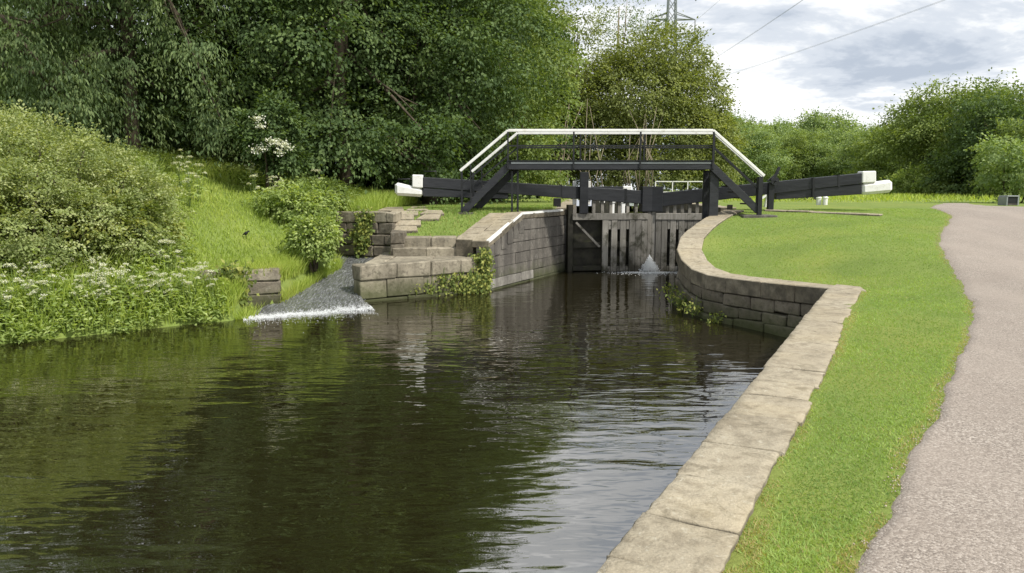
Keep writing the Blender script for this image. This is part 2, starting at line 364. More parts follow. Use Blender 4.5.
def zground(x, y):
    x = np.asarray(x, float); y = np.asarray(y, float)
    z = zland(x, y); d = sdist(x, y, CANAL)
    nat = (x < -5.6) & (y < 17.2)
    zs = np.where(d < 0.24, -1.2, z); t = np.clip((d + 0.9) / 1.2, 0, 1)
    zn = -0.9 + (z + 0.9) * t * t * (3 - 2 * t)
    z = np.where(nat, zn, zs)
    a = sdist(x, y, APRON); z = np.where(a < 0.15, zapron(x, y) - 0.15, z)
    z = np.where(sdist(x, y, LANDP) < 0.12, -0.6, z)
    z = np.where((sdist(x, y, LOWP) < 0.05), np.minimum(z, -0.25), z)
    return z
def hit(px, py, tmax=300):      # where a pixel's line of sight meets the land
    d = ray(px, py); t = np.arange(1.5, tmax, 0.03); z = EYE + d[2] * t
    w = np.nonzero(z <= zground(d[0] * t, d[1] * t))[0]
    i = w[0] if len(w) else len(t) - 1
    x, y = d[0] * t[i], d[1] * t[i]; return np.array([x, y, float(zland(x, y))])
def axis(lo, hi, step, far, g=1.16):
    a = list(np.arange(lo, hi + 1e-6, step)); s = step
    while a[-1] < far: s *= g; a.append(a[-1] + s)
    s = step; b = []; v = lo
    while v > -far: s *= g; v -= s; b.append(v)
    return np.array(b[::-1] + a)
GX, GY = axis(-13, 15, 0.15, 2500), axis(-2.5, 28, 0.15, 2500)
XX, YY = np.meshgrid(GX, GY); ZZ = zground(XX, YY)
nx, ny = len(GX), len(GY); idx = np.arange(nx * ny).reshape(ny, nx)
F = np.stack([idx[:-1, :-1], idx[:-1, 1:], idx[1:, 1:], idx[1:, :-1]], -1).reshape(-1, 4)
tag(link('ground', raw_mesh('ground', np.stack([XX, YY, ZZ], -1).reshape(-1, 3), F, True), GROUND), kind='structure')

# water of the lower canal, of the lock chamber and of the upper pound
def sheet(name, x0, x1, y0, y1, z, mat):
    return tag(obj(name, [(x0, y0, z), (x1, y0, z), (x1, y1, z), (x0, y1, z)], [[0, 1, 2, 3]], mat), kind='structure')
sheet('canal_water', -45, 9.5, -25, 26.25, 0.0, WATER)
sheet('lock_water', 0.5, 18, 26.45, 52, 1.3, WATER)
sheet('upper_canal_water', 2, 26, 52.2, 140, 1.7, WATER)

# towpath
EDGE = [hit(*a) for a in ((850, 573), (872, 530), (893, 495), (915, 455), (935, 415), (953, 372), (966, 338), (972, 318), (970, 302), (956, 276),
                          (944, 258), (938, 243), (940, 233), (948, 222), (951, 216), (943, 211.5), (930, 207.8), (936, 205.2), (946, 203.6))]
RIGHT = [hit(*a) for a in ((1500, 240), (1300, 222), (1150, 213), (1060, 209), (1024, 207.3), (985, 206.2), (972, 204.8), (967, 203.6))]
dirn = np.array([-0.469, -0.883])
le = [np.array(EDGE[0][:2]) + dirn * k for k in (14, 7, 3)] + [np.array(e[:2]) for e in EDGE]
re = [np.array(EDGE[0][:2]) + dirn * k + np.array([0.883, -0.469]) * 3.4 for k in (14, 7, 3, -3, -8)] + [np.array(e[:2]) for e in RIGHT]
def resample(P, n):
    P = np.array(P); s = np.r_[0, np.cumsum(np.hypot(*np.diff(P, axis=0).T))]; t = np.linspace(0, s[-1], n)
    Q = np.stack([np.interp(t, s, P[:, 0]), np.interp(t, s, P[:, 1])], 1)
    for _ in range(2): Q[1:-1] = (Q[:-2] + 2 * Q[1:-1] + Q[2:]) / 4
    return Q
N = 700; le = resample(le, N); re = resample(re, N)
ns = np.convolve(rng.normal(0, 1, N + 8), np.ones(3) / 3, 'same')[4:-4] * 0.022 + 0.035 * np.sin(np.arange(N) * 0.21) * np.sin(np.arange(N) * 0.047 + 1)
le[:, 0] += ns; PATH_EDGE = le.copy()
cols = np.linspace(0, 1, 24) ** 1.4
PV = le[:, None, :] * (1 - cols[None, :, None]) + re[:, None, :] * cols[None, :, None]
pz = zland(PV[..., 0], PV[..., 1]) + 0.022
pz[:, 0] -= 0.03
ix = np.arange(N * 24).reshape(N, 24)
F = np.stack([ix[:-1, :-1], ix[:-1, 1:], ix[1:, 1:], ix[1:, :-1]], -1).reshape(-1, 4)
tag(link('towpath', raw_mesh('towpath', np.concatenate([PV, pz[..., None]], -1).reshape(-1, 3), F, True), PATH), kind='structure')
PATHPOLY = [tuple(p) for p in le[::6]] + [tuple(p) for p in re[::-1][::6]]

# ------------------------------------------------------------------ masonry
def walk(P, step, jitter=0.25):
    """cut a 3-D polyline into stone-long pieces; returns joint points"""
    P = np.array(P, float); s = np.r_[0, np.cumsum(np.linalg.norm(np.diff(P[:, :2], axis=0), axis=1))]
    t = [0.0]
    while t[-1] < s[-1] - step * 0.7: t.append(t[-1] + step * (1 + rng.uniform(-jitter, jitter)))
    t = [a for a in t if a < s[-1] - step * 0.4] + [s[-1]]
    return np.array([[np.interp(a, s, P[:, k]) for k in range(P.shape[1])] for a in t])
def normals2(Q):
    d = np.gradient(Q[:, :2], axis=0); d /= np.linalg.norm(d, axis=1)[:, None]; return np.stack([d[:, 1], -d[:, 0]], 1)
def course(parent, P, side, w, z0, z1, step, mat, name='stone', gap=0.012, bev=0.02, jit=0.008, front=0.0, jt=0.25):
    """stones along P (x,y,...); side +1: body lies to the right of the line; z0, z1 numbers or columns added to P's z"""
    Q = walk(P, step, jt); nr = normals2(Q) * side
    for i in range(len(Q) - 1):
        a, b = Q[i], Q[i + 1]; d = (b - a)[:2]; d = d / np.linalg.norm(d) * gap / 2
        fj = front + rng.uniform(-0.012, 0.012)
        a2, b2 = a[:2] + d, b[:2] - d
        fa, fb = a2 + nr[i] * fj, b2 + nr[i + 1] * fj; ba, bb = a2 + nr[i] * w, b2 + nr[i + 1] * w
        if callable(z0): za0, zb0, za1, zb1 = z0(a), z0(b), z1(a), z1(b)
        else: za0 = zb0 = z0; za1 = zb1 = z1
        r = rng.uniform(-0.008, 0.008)
        hexa(name, [(*fa, za0), (*fb, zb0), (*bb, zb0), (*ba, za0), (*fa, za1 + r), (*fb, zb1 + r), (*bb, zb1 + r), (*ba, za1 + r)], mat, parent, bev, jit)

def worn(name, fa, fb, bb, ba, z0, z1, mat, parent, nu=12, nv=7, seed=0):
    r = R0(seed); u = np.r_[0, .012, np.linspace(.09, .91, nu - 4), .988, 1]; v = np.r_[0, .02, np.linspace(.15, .85, nv - 4), .98, 1]; fa, fb, bb, ba = map(np.array, (fa, fb, bb, ba))
    U, Vv = np.meshgrid(u, v, indexing='ij')
    P = (fa * (1 - U)[..., None] + fb * U[..., None]) * (1 - Vv)[..., None] + (ba * (1 - U)[..., None] + bb * U[..., None]) * Vv[..., None]
    e = np.minimum(np.minimum(U, 1 - U) * 1.6, np.minimum(Vv, 1 - Vv)); rim = (e < 1e-6) * 1.0
    z = z1 + r.normal(0, .0035, U.shape) + .006 * np.sin(U * 5 + seed) * np.sin(Vv * 4 + seed * 2) - rim * (.006 + .008 * r.random(U.shape))
    jit = r.normal(0, .004, P.shape); jit[:, 1:-1] *= .3; P = P + jit
    T = np.concatenate([P, z[..., None]], -1).reshape(-1, 3); k = nu * nv; ix = np.arange(k).reshape(nu, nv)
    F = [[int(q) for q in (ix[a, b], ix[a + 1, b], ix[a + 1, b + 1], ix[a, b + 1])] for a in range(nu - 1) for b in range(nv - 1)]
    ring = [int(q) for q in list(ix[:, 0]) + list(ix[-1, 1:]) + list(ix[-2::-1, -1]) + list(ix[0, -2:0:-1])]
    B = [(T[q][0], T[q][1], z0) for q in ring]; V = [tuple(t) for t in T] + B; n = len(ring)
    F += [[ring[a], k + a, k + (a + 1) % n, ring[(a + 1) % n]] for a in range(n)] + [[k + a for a in range(n)][::-1]]
    return obj(name, V, F, mat, parent, True)
R0 = lambda q: np.random.default_rng(900 + q)
near = thing('towpath_wall', 'straight stone canal wall with broad pale coping along foreground towpath', 'wall', (0.4, 3.4, 0))
NP = [tuple(NEAR0), (CORNER[0], CORNER[1], CORNER[2])]
s0 = NEAR0 + (CORNER - NEAR0) * .39; s0[2] = 1.05; NP = [s0, np.array([*(s0[:2] + (CORNER[:2] - s0[:2]) * 0.9), 1.05]), CORNER]
Q = walk(NP, 0.66, 0.3); nr_ = normals2(Q)
for i in range(len(Q) - 1):
    a, b = Q[i], Q[i + 1]; d = (b - a)[:2]; d = d / np.linalg.norm(d) * .005; f = rng.uniform(-.01, .012); w2 = .53 + rng.uniform(-.03, .03)
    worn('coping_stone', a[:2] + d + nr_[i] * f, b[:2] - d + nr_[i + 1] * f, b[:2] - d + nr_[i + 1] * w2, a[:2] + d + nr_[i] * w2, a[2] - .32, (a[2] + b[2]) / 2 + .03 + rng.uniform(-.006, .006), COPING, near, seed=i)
for k, zt in enumerate((0.71, 0.37, 0.03)): course(near, NP, 1, 0.5, zt - 0.33, zt, 1.1, WALL, gap=0.016, front=0.04)

curv = thing('curved_wing_wall', 'curved stone wall with pale coping sweeping up to right lock gate', 'wall', (5.0, 17, 0))
cc = np.array(CURVE); s = np.r_[0, np.cumsum(np.linalg.norm(np.diff(cc[:, :2], axis=0), axis=1))]
tt = np.linspace(0, s[-1], 90); CS = np.stack([np.interp(tt, s, cc[:, k]) for k in range(3)], 1)
for _ in range(6): CS[1:-1] = (CS[:-2] + 2 * CS[1:-1] + CS[2:]) / 4
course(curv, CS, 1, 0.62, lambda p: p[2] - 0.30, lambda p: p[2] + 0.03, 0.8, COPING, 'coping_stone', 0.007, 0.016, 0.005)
lowc = CS[CS[:, 1] < 18.6]
course(curv, lowc, 1, 0.5, lambda p: p[2] - 0.56, lambda p: p[2] - 0.31, 0.7, WALL, front=0.03, gap=0.02, jit=0.014)
course(curv, lowc, 1, 0.5, lambda p: p[2] - 0.80, lambda p: p[2] - 0.57, 0.6, WALL, front=-0.03, gap=0.02, jit=0.016)
course(curv, lowc, 1, 0.5, lambda p: p[2] - 1.25, lambda p: p[2] - 0.81, 0.75, WALL, front=-0.10, gap=0.02, jit=0.02)
hic = CS[CS[:, 1] >= 18.4]
for k in range(6):
    course(curv, hic, 1, 0.5, lambda p, k=k: p[2] * (1 - (k + 1) / 6) - 0.31 * (1 - k / 6) - (0.4 if k == 5 else 0), lambda p, k=k: p[2] * (1 - k / 6) - 0.31 * (1 - k / 6) - 0.015, 0.8, WALL, front=0.03, gap=0.016)
# corner slab where the straight wall meets the curved one
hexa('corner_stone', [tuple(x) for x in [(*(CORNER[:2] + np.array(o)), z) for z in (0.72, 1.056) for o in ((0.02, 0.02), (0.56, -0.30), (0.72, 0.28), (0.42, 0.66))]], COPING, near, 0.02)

wing = thing('lock_wing_wall', 'tall stained ashlar wing wall left of the lock gate with white edge', 'wall', (0.6, 23, 0))
wv = (WING1 - WING0); wl = np.linalg.norm(wv[:2])
def wtop(p):   # coping level along the wing wall: ramps up, then level
    f = np.linalg.norm(p[:2] - WING0[:2]) / wl
    return float(np.interp(f, [0, 0.40, 1, 1.2], [1.40, 2.12, 2.14, 2.14]))
WP = [WING0, WING0 + wv * 0.2, WING0 + wv * 0.40, WING0 + wv * 0.7, WING1]
WPx = WP + [np.array([2.05, 26.5, 0])]
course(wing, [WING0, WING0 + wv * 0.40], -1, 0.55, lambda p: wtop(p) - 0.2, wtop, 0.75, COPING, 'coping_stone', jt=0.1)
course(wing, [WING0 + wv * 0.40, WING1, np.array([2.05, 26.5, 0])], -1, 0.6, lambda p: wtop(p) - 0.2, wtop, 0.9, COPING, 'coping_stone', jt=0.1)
nrm = np.array([-wv[1], wv[0]]) / wl
lev = [-0.6, 0.06, 0.33, 0.62, 0.95, 1.27, 1.6, 1.93]
for k in range(len(lev) - 1):
    f0 = 0.0 if lev[k + 1] < 1.25 else float(np.interp(lev[k + 1], [1.2, 1.92], [0.01, 0.40]))
    if k == 1:
        course(wing, [WING0, WING0 + wv * .55], -1, 0.45, lev[k], lev[k + 1] - 0.012, 0.7, PALESTONE, gap=0.006, front=0.015, jit=0.003, bev=0.007); f0 = .552
    course(wing, [WING0 + wv * f0, WING1, np.array([2.05, 26.5, 0])], -1, 0.45, lev[k], lev[k + 1] - 0.012, 0.95, ASHLAR, gap=0.006, front=0.02, jit=0.003, bev=0.007)
# triangular filler course under the sloping coping
for f in np.linspace(0.0, 0.36, 6):
    p, q = WING0 + wv * f, WING0 + wv * (f + 0.062); zt = wtop(p) - 0.2; zb = max(-0.5, zt - 0.35)
    hexa('stone', [(*p[:2], zb), (*q[:2], zb), (*(q[:2] + nrm * .4), zb), (*(p[:2] + nrm * .4), zb),
                   (*p[:2], zt), (*q[:2], wtop(q) - .2), (*(q[:2] + nrm * .4), wtop(q) - .2), (*(p[:2] + nrm * .4), zt)], ASHLAR, wing, 0.01)
for a, b in ((0.004, 0.398), (0.402, 0.99)):
    p, q = WING0 + wv * a, WING0 + wv * b; o = -nrm * 0.012; i_ = nrm * 0.09
    hexa('white_edge', [(*(p[:2] + o), wtop(p) - .05), (*(q[:2] + o), wtop(q) - .05), (*(q[:2] + i_), wtop(q) - .05), (*(p[:2] + i_), wtop(p) - .05),
                        (*(p[:2] + o), wtop(p) + .014), (*(q[:2] + o), wtop(q) + .014), (*(q[:2] + i_), wtop(q) + .014), (*(p[:2] + i_), wtop(p) + .014)], WHITE, wing)

landing = thing('stone_landing', 'low stone landing block above the water beside the cascade', 'landing', (-2.2, 20, 0))
lf = [np.array([*LAND0[:2], 0]), np.array([*LAND1[:2], 0])]
course(landing, lf, -1, 0.55, 0.56, 0.94, 0.95, LEDGE, 'ledge_stone', bev=0.03, jit=0.012, jt=0.1)
course(landing, lf, -1, 0.5, 0.08, 0.545, 0.9, LEDGE, front=0.05, jit=0.012)
course(landing, lf, -1, 0.5, -0.6, 0.07, 1.1, WALL, front=0.0)
ls = [np.array([-3.86, 22.4, 0]), np.array([*LAND0[:2], 0]) + np.array([-0.02, 0.5, 0])]
course(landing, ls, -1, 0.5, 0.56, 0.94, 0.9, LEDGE, 'ledge_stone', bev=0.03)
course(landing, ls, -1, 0.5, -0.3, 0.545, 0.9, LEDGE)
# paving of the landing's top
pl0 = PZ(372, 259, 0.93); 
for (ax, ay, bx, by) in ((-3.30, 19.35, -2.2, 21.15), (-2.18, 20.05, -1.3, 21.15), (-1.28, 20.6, -0.75, 21.15)):
    hexa('slab', [(ax, ay, .6), (bx, ay + (bx - ax) * .62, .6), (bx, by, .6), (ax, by, .6), (ax, ay, .935), (bx, ay + (bx - ax) * .62, .935), (bx, by, .935), (ax, by, .935)], LEDGE, landing, 0.02, 0.006)
steps = thing('stone_steps', 'two weathered stone steps between landing and lock side', 'steps', (-2, 21.3, 0.9))
for k, (y0, z0, z1) in enumerate(((21.17, 0.72, 1.16), (21.50, 0.9, 1.44))):
    xs = [-3.42, -2.45 + 0.1 * k, -1.5 - 0.12 * k, -0.33 + 0.12 * k]
    for a, b in zip(xs[:-1], xs[1:]):
        hexa('step_stone', [(a + .008, y0, z0), (b - .008, y0, z0), (b - .008, y0 + .62, z0), (a + .008, y0 + .62, z0),
                            (a + .008, y0, z1), (b - .008, y0, z1), (b - .008, y0 + .62, z1 + .02), (a + .008, y0 + .62, z1 + .02)], LEDGE, steps, 0.025, 0.008)
# stone-flagged slope above the steps
flags = thing('flagstone_ramp', 'broken flagstones sloping up the grass from steps to lock side', 'paving', (-2, 22.3, 1.5))
def flag(px0, px1, py0, py1, dz=0.03):
    q = [hit(px0, py0), hit(px1, py0), hit(px1 + rng.uniform(-2, 6), py1), hit(px0 + rng.uniform(2, 9), py1)]
    hexa('flagstone', [(p[0], p[1], p[2] - 0.1) for p in q] + [(p[0], p[1], p[2] + dz) for p in q], COPING, flags, 0.015, 0.004)
for a in ((393, 418, 233.5, 228.5), (394, 421, 228, 222.5), (392, 414, 222, 217.5), (415.5, 439, 221.5, 216.5), (386, 418, 217, 213), (420, 444, 216, 212.5), (378, 404, 212.5, 209), (406, 428, 212, 208.5)): flag(*a, .075)
for i in range(5):
    f0, f1 = 0.02 + i * 0.078, 0.02 + (i + 1) * 0.078
    p, q = WING0 + wv * f0, WING0 + wv * f1
    a, b = p[:2] + nrm * 0.57, q[:2] + nrm * 0.57; c_, d_ = q[:2] + nrm * 1.15, p[:2] + nrm * 1.12
    zb, zt = wtop(p), wtop(q)
    hexa('flagstone', [(*a, zb - .7), (*b, zt - .7), (*c_, zt - .7), (*d_, zb - .7), (*a, zb - .01), (*b, zt - .01), (*c_, zt - .01), (*d_, zb - .01)], COPING, flags, 0.015, 0.006)

head = thing('bywash_head_wall', 'rough stone wall with ivy at the head of the cascade', 'wall', (-4.7, 23, 0.5))
hp = [np.array([-6.1, 23.55, 0]), np.array([-3.55, 22.45, 0])]
for k in range(5): course(head, hp, -1, 0.5, 0.45 + k * 0.34, 0.45 + (k + 1) * 0.34 - 0.015, 0.62, LEDGE if k == 4 else WALL, gap=0.02, jit=0.018, bev=0.03, front=rng.uniform(-.02, .03))
hs = [np.array([-3.58, 22.6, 0]), np.array([-3.48, 21.2, 0])]
for k in range(3): course(head, hs, -1, 0.4, 0.6 + k * 0.34, 0.6 + (k + 1) * 0.34 - 0.015, 0.6, WALL, gap=0.02, jit=0.015, bev=0.03)
low = thing('low_bank_wall', 'short low stone wall on left bank beside the cascade foot', 'wall', (-6.2, 17.3, 0))
p0, p1 = LOW0, LOW1
lp = [np.array([p0[0], p0[1], 0]), np.array([p1[0], p1[1], 0])]
for k, (a, b) in enumerate(((-0.4, 0.3), (0.31, 0.62), (0.63, 0.92))): course(low, lp, -1, 0.5, a, b, 0.8, LEDGE if k == 2 else WALL, gap=0.02, jit=0.016, bev=0.03)
lp2 = [lp[1], lp[1] + np.array([-0.25, 1.0, 0])]
for k, (a, b) in enumerate(((-0.4, 0.3), (0.31, 0.62), (0.63, 0.90))): course(low, lp2, -1, 0.45, a, b, 0.6, WALL, gap=0.02, jit=0.016, bev=0.03)
# lock chamber sides behind the gates
for nm, P, sd_, lb in (('chamber_wall', [(7.35, 26.5, 0), (9.6, 50, 0)], 1, 'right side wall of the lock chamber behind the gates'),
                       ('chamber_wall', [(2.05, 26.5, 0), (4.3, 50, 0)], -1, 'left side wall of the lock chamber behind the gates')):
    t = thing(nm, lb, 'wall', P[0]); P = [np.array(p, float) for p in P]
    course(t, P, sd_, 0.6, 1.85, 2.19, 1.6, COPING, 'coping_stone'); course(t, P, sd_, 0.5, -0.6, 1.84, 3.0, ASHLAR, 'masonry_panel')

# the cascade down the apron
u = np.linspace(0, 1, 60); w_ = np.linspace(0, 1, 40); VV = []
Lf = resample([FOAM0[:2] + np.array([-.1, -0.1])] + [np.array(c_) + np.array([-.3, .05]) for c_ in CHAN[1:]] + [(-5.7, 23.6)], 60)
Rf = resample([FOAM1[:2] + np.array([0, -0.1]), LAND0[:2], (-3.8, 20.6), (-3.7, 22.9)], 60)
G = Lf[:, None, :] * (1 - w_[None, :, None]) + Rf[:, None, :] * w_[None, :, None]
gz = zapron(G[..., 0], G[..., 1]) + 0.015 + rng.normal(0, 0.006, G.shape[:2]); gz[0] = -0.03
ix = np.arange(60 * 40).reshape(60, 40)
F = np.stack([ix[:-1, :-1], ix[:-1, 1:], ix[1:, 1:], ix[1:, :-1]], -1).reshape(-1, 4)
tag(link('cascade_water', raw_mesh('cascade_water', np.concatenate([G, gz[..., None]], -1).reshape(-1, 3), F, True), CASC), kind='structure')
OCT = np.array([[1, 0, 0], [0, 1, 0], [-1, 0, 0], [0, -1, 0], [0, 0, 1], [0, 0, -1]], float)
OCF = np.array([[0, 1, 4], [1, 2, 4], [2, 3, 4], [3, 0, 4], [1, 0, 5], [2, 1, 5], [3, 2, 5], [0, 3, 5]])
def blobs(name, pos, sx, sz, mat):
    n = len(pos); S = np.stack([sx, sx * rng.uniform(.6, 1.4, n), sz], 1)
    V = (OCT[None] * S[:, None, :] + pos[:, None, :]).reshape(-1, 3)
    F = (OCF[None] + (np.arange(n) * 6)[:, None, None]).reshape(-1, 3)
    return tag(link(name, raw_mesh(name, V, F, True), mat), kind='stuff')
n = 9000; t = rng.uniform(0, 1, n); off = rng.normal(0.05, 0.10, n) + rng.exponential(.28, n) * np.where(rng.random(n) < .45, 1, -1) * rng.random(n) + .09 * np.sin(t * 40) * np.sin(t * 23)
fp = FOAM0[None, :2] * (1 - t[:, None]) + FOAM1[None, :2] * t[:, None]
fp = np.c_[fp[:, 0] - off * 0.4, fp[:, 1] + off * 1.0]
fz = np.maximum(0.005, zapron(fp[:, 0], fp[:, 1]) + 0.01) + np.abs(rng.normal(0, 0.008, n))
tag(blobs('foam', np.c_[fp, fz], rng.uniform(.003, .012, n), rng.uniform(.002, .006, n), FOAM), 'white foam line where the cascade meets the canal', 'foam')

# ------------------------------------------------------------------ lower lock gates
MIT = PY(651, 214, 26.25)
def gate(side):
    """side -1: left leaf, +1: right leaf; beams, caps, planks and posts are parts of the leaf"""
    lab = ('left leaf of lock gate with black balance beam ending in white cap near left trees' if side < 0 else
           'right leaf of lock gate with black balance beam ending in white cap over the lawn')
    heel = np.array([2.02, 25.72]) if side < 0 else np.array([7.42, 25.62])
    mit = np.array([MIT[0] + side * 0.02, MIT[1]])
    g = thing('lock_gate', lab, 'lock gate', (*heel, 0), 'pair of lower lock gates')
    d = (mit - heel); ln = np.linalg.norm(d); d /= ln; nf = np.array([d[1], -d[0]]) * (1 if side < 0 else -1)   # nf faces downstream
    if nf[1] > 0: nf = -nf
    ztop = 2.0
    def slab(name, s0, s1, z0, z1, f0, f1, mat, bev=0.008, jit=0.0):
        a, b = heel + d * s0, heel + d * s1
        c4 = [a + nf * f0, b + nf * f0, b + nf * f1, a + nf * f1]
        return hexa(name, [(*p, z0) for p in c4] + [(*p, z1) for p in c4], mat, g, bev, jit)
    slab('top_rail', 0.02, ln - 0.16, ztop - 0.22, ztop, -0.1, 0.20, GATE)
    slab('heel_post', -0.12, 0.06, -0.6, ztop + 0.3, -0.16, 0.10, GATEDARK)
    slab('bottom_rail', 0.07, ln - 0.17, 0.02, 0.2, -0.1, 0.1, GATEDARK)
    slab('middle_rail', 0.07, ln - 0.17, 0.82, 1.0, -0.1, 0.1, GATEDARK)
    slab('sheeting', 0.06, ln, -0.8, ztop - 0.23, -0.24, -0.12, GATEDARK)
    m0 = 1.08 if side < 0 else 0.55
    npl = 9 if side < 0 else 11
    gaps = (1, 3, 5) if side < 0 else (4, 6, 8)
    wd_ = np.array([.45 if k in gaps else 1.0 for k in range(npl)]); xs = m0 + (ln - 0.16 - m0) * np.r_[0, np.cumsum(wd_)] / wd_.sum()
    for k in range(npl):
        if k in gaps:      # a slot cut into the fender planks
            slab('plank', xs[k] + .006, xs[k + 1] - .006, ztop - 0.55, ztop - 0.23, 0.12, 0.165, GATE, 0.006)
            slab('plank', xs[k] + .006, xs[k + 1] - .006, -0.3, 0.16, 0.12, 0.165, GATE, 0.006)
        else:
            slab('plank', xs[k] + .006, xs[k + 1] - .006, -0.3, ztop - 0.225, 0.125, 0.175 + rng.uniform(-.01, .01), GATE, 0.006)
    if side < 0:
        a, b = heel + d * 0.15 + nf * 0.14, heel + d * 1.0 + nf * 0.14
        bar('brace', (*a, ztop - 0.3), (*b, 0.85), 0.05, 0.07, GATE, g)
    # mitre post, top head
    slab('mitre_post', ln - 0.15, ln - 0.012, -0.6, ztop + 0.05, -0.14, 0.15, GATE)
    slab('mitre_head', ln - 0.38, ln - 0.014, ztop + 0.055, PY(650, 186.5, 26.2)[2], -0.16, 0.2, BLACK)
    for s_ in np.linspace(0.75, ln - 0.6, 6):
        slab('upright', s_, s_ + 0.11, ztop + 0.003, 2.46, -0.06, 0.06, GATE)
    # balance beam: upper timber over the whole length, shorter lower timber, white ends
    def beam(name, q, mat, w=0.36, parent=g, bev=0.015):
        """q: (px, ytop, ybottom, Y) at both ends"""
        c = []
        for (px, yt, yb, Y) in q: c.append((PY(px, yt, Y), PY(px, yb, Y)))
        (t0, b0), (t1, b1) = c; o = np.array([0, w, 0])
        return hexa(name, [b0, b1, b1 + o, b0 + o, t0, t1, t1 + o, t0 + o], mat, parent, bev)
    if side < 0:
        bm_ = beam('balance_beam', ((423, 177, 187.4, 24.65), (643, 190.5, 204, 26.05)), BLACK)
        beam('lower_timber', ((423, 187.8, 196.5, 24.67), (508, 192.9, 199, 25.21)), BLACK, 0.34)
        beam('white_cap', ((412, 174.5, 187.3, 24.62), (422.6, 174.8, 188.2, 24.64)), WHITE, 0.38, bm_, 0.03)
        beam('white_cap', ((394.5, 182, 195.3, 24.62), (422.7, 188.4, 197, 24.66)), WHITE, 0.36, bm_, 0.09)
        for (a, b) in (((423.5, 436), 171.5), ((397, 410), 180)), :
            pass
        for x0, x1, yt, yb in ((424, 436, 171.3, 177.5), (398, 410, 179, 184)):
            P = [PY(x0, yb, 24.85), PY(x0, yt, 24.85), PY(x1, yt, 24.85), PY(x1, yb, 24.85)]
            tube('hand_hoop', P, 0.022, IRON, g, 6)
    else:
        bm_ = beam('balance_beam', ((659, 193, 207, 26.05), (862, 173.2, 183.6, 24.55)), BLACK)
        beam('lower_timber', ((776, 192.6, 199.5, 25.2), (862, 184, 194.3, 24.57)), BLACK, 0.34)
        beam('white_cap', ((862.4, 171.2, 183.2, 24.54), (876.5, 170.8, 182.4, 24.52)), WHITE, 0.38, bm_, 0.03)
        beam('white_cap', ((862.3, 183.4, 195, 24.56), (893.5, 179.5, 192.2, 24.5)), WHITE, 0.36, bm_, 0.09)
        beam('strap', ((812.5, 177.5, 197.2, 24.85), (814.5, 177.3, 197.1, 24.84)), IRON, 0.4, g, 0)
    for px, yt, yb, Y in (((470, 179.5, 191.2, 24.95), (560, 185, 196.5, 25.52), (625, 189, 203.2, 25.93)) if side < 0 else ((690, 189.7, 203.9, 25.82), (740, 184.8, 198.2, 25.45), (838, 175.2, 186.6, 24.72))):
        beam('strap', ((px, yt - .4, yb + .4, Y - .012), (px + 2.2, yt - .4, yb + .4, Y - .012)), IRON, 0.385, g, 0)
    # paddle post standing on the gate
    if side < 0:
        p, q = PY(579.5, 214.3, 25.55), PY(588.6, 172, 25.55)
        box('paddle_post', (p[0], 25.5, 2.005), (q[0], 25.72, q[2]), BLACK, g, 0.01)
        p, q = PY(575, 186, 25.75), PY(591, 181, 25.75)
        for x in (PY(576.5, 0, 25.76)[0], PY(591.3, 0, 25.76)[0]):
            box('paddle_guide', (x - .06, 25.74, 2.3), (x + .06, 25.84, PY(0, 181, 25.76)[2]), WHITE, g, 0.01)
    return g
gate(-1); gate(1)
# water leaking between the gates
n = 2600; t = rng.uniform(0, 1, n) ** 0.7; a = rng.uniform(-.5, .46, n)
base = PY(649, 255, 26.02)
lx = base[0] + a * t * .9 * rng.uniform(.3, 1, n); ly = base[1] - 0.10 - 0.25 * t * rng.uniform(.6, 1.2, n); lz = base[2] * (1 - t) ** .85 * rng.uniform(.7, 1.03, n) + 0.01
tag(blobs('leak_spray', np.c_[lx, ly, lz], rng.uniform(.004, .010, n), rng.uniform(.012, .04, n), FOAM), 'white fan of water leaking from the foot of the gates', 'spray')
n = 900; lx = base[0] + rng.normal(-.1, .55, n); ly = base[1] - .45 - np.abs(rng.normal(0, .35, n))
tag(blobs('surface_foam', np.c_[lx, ly, np.full(n, .004)], rng.uniform(.008, .03, n), np.full(n, .006), FOAM), 'flecks of foam drifting before the gates', 'foam')

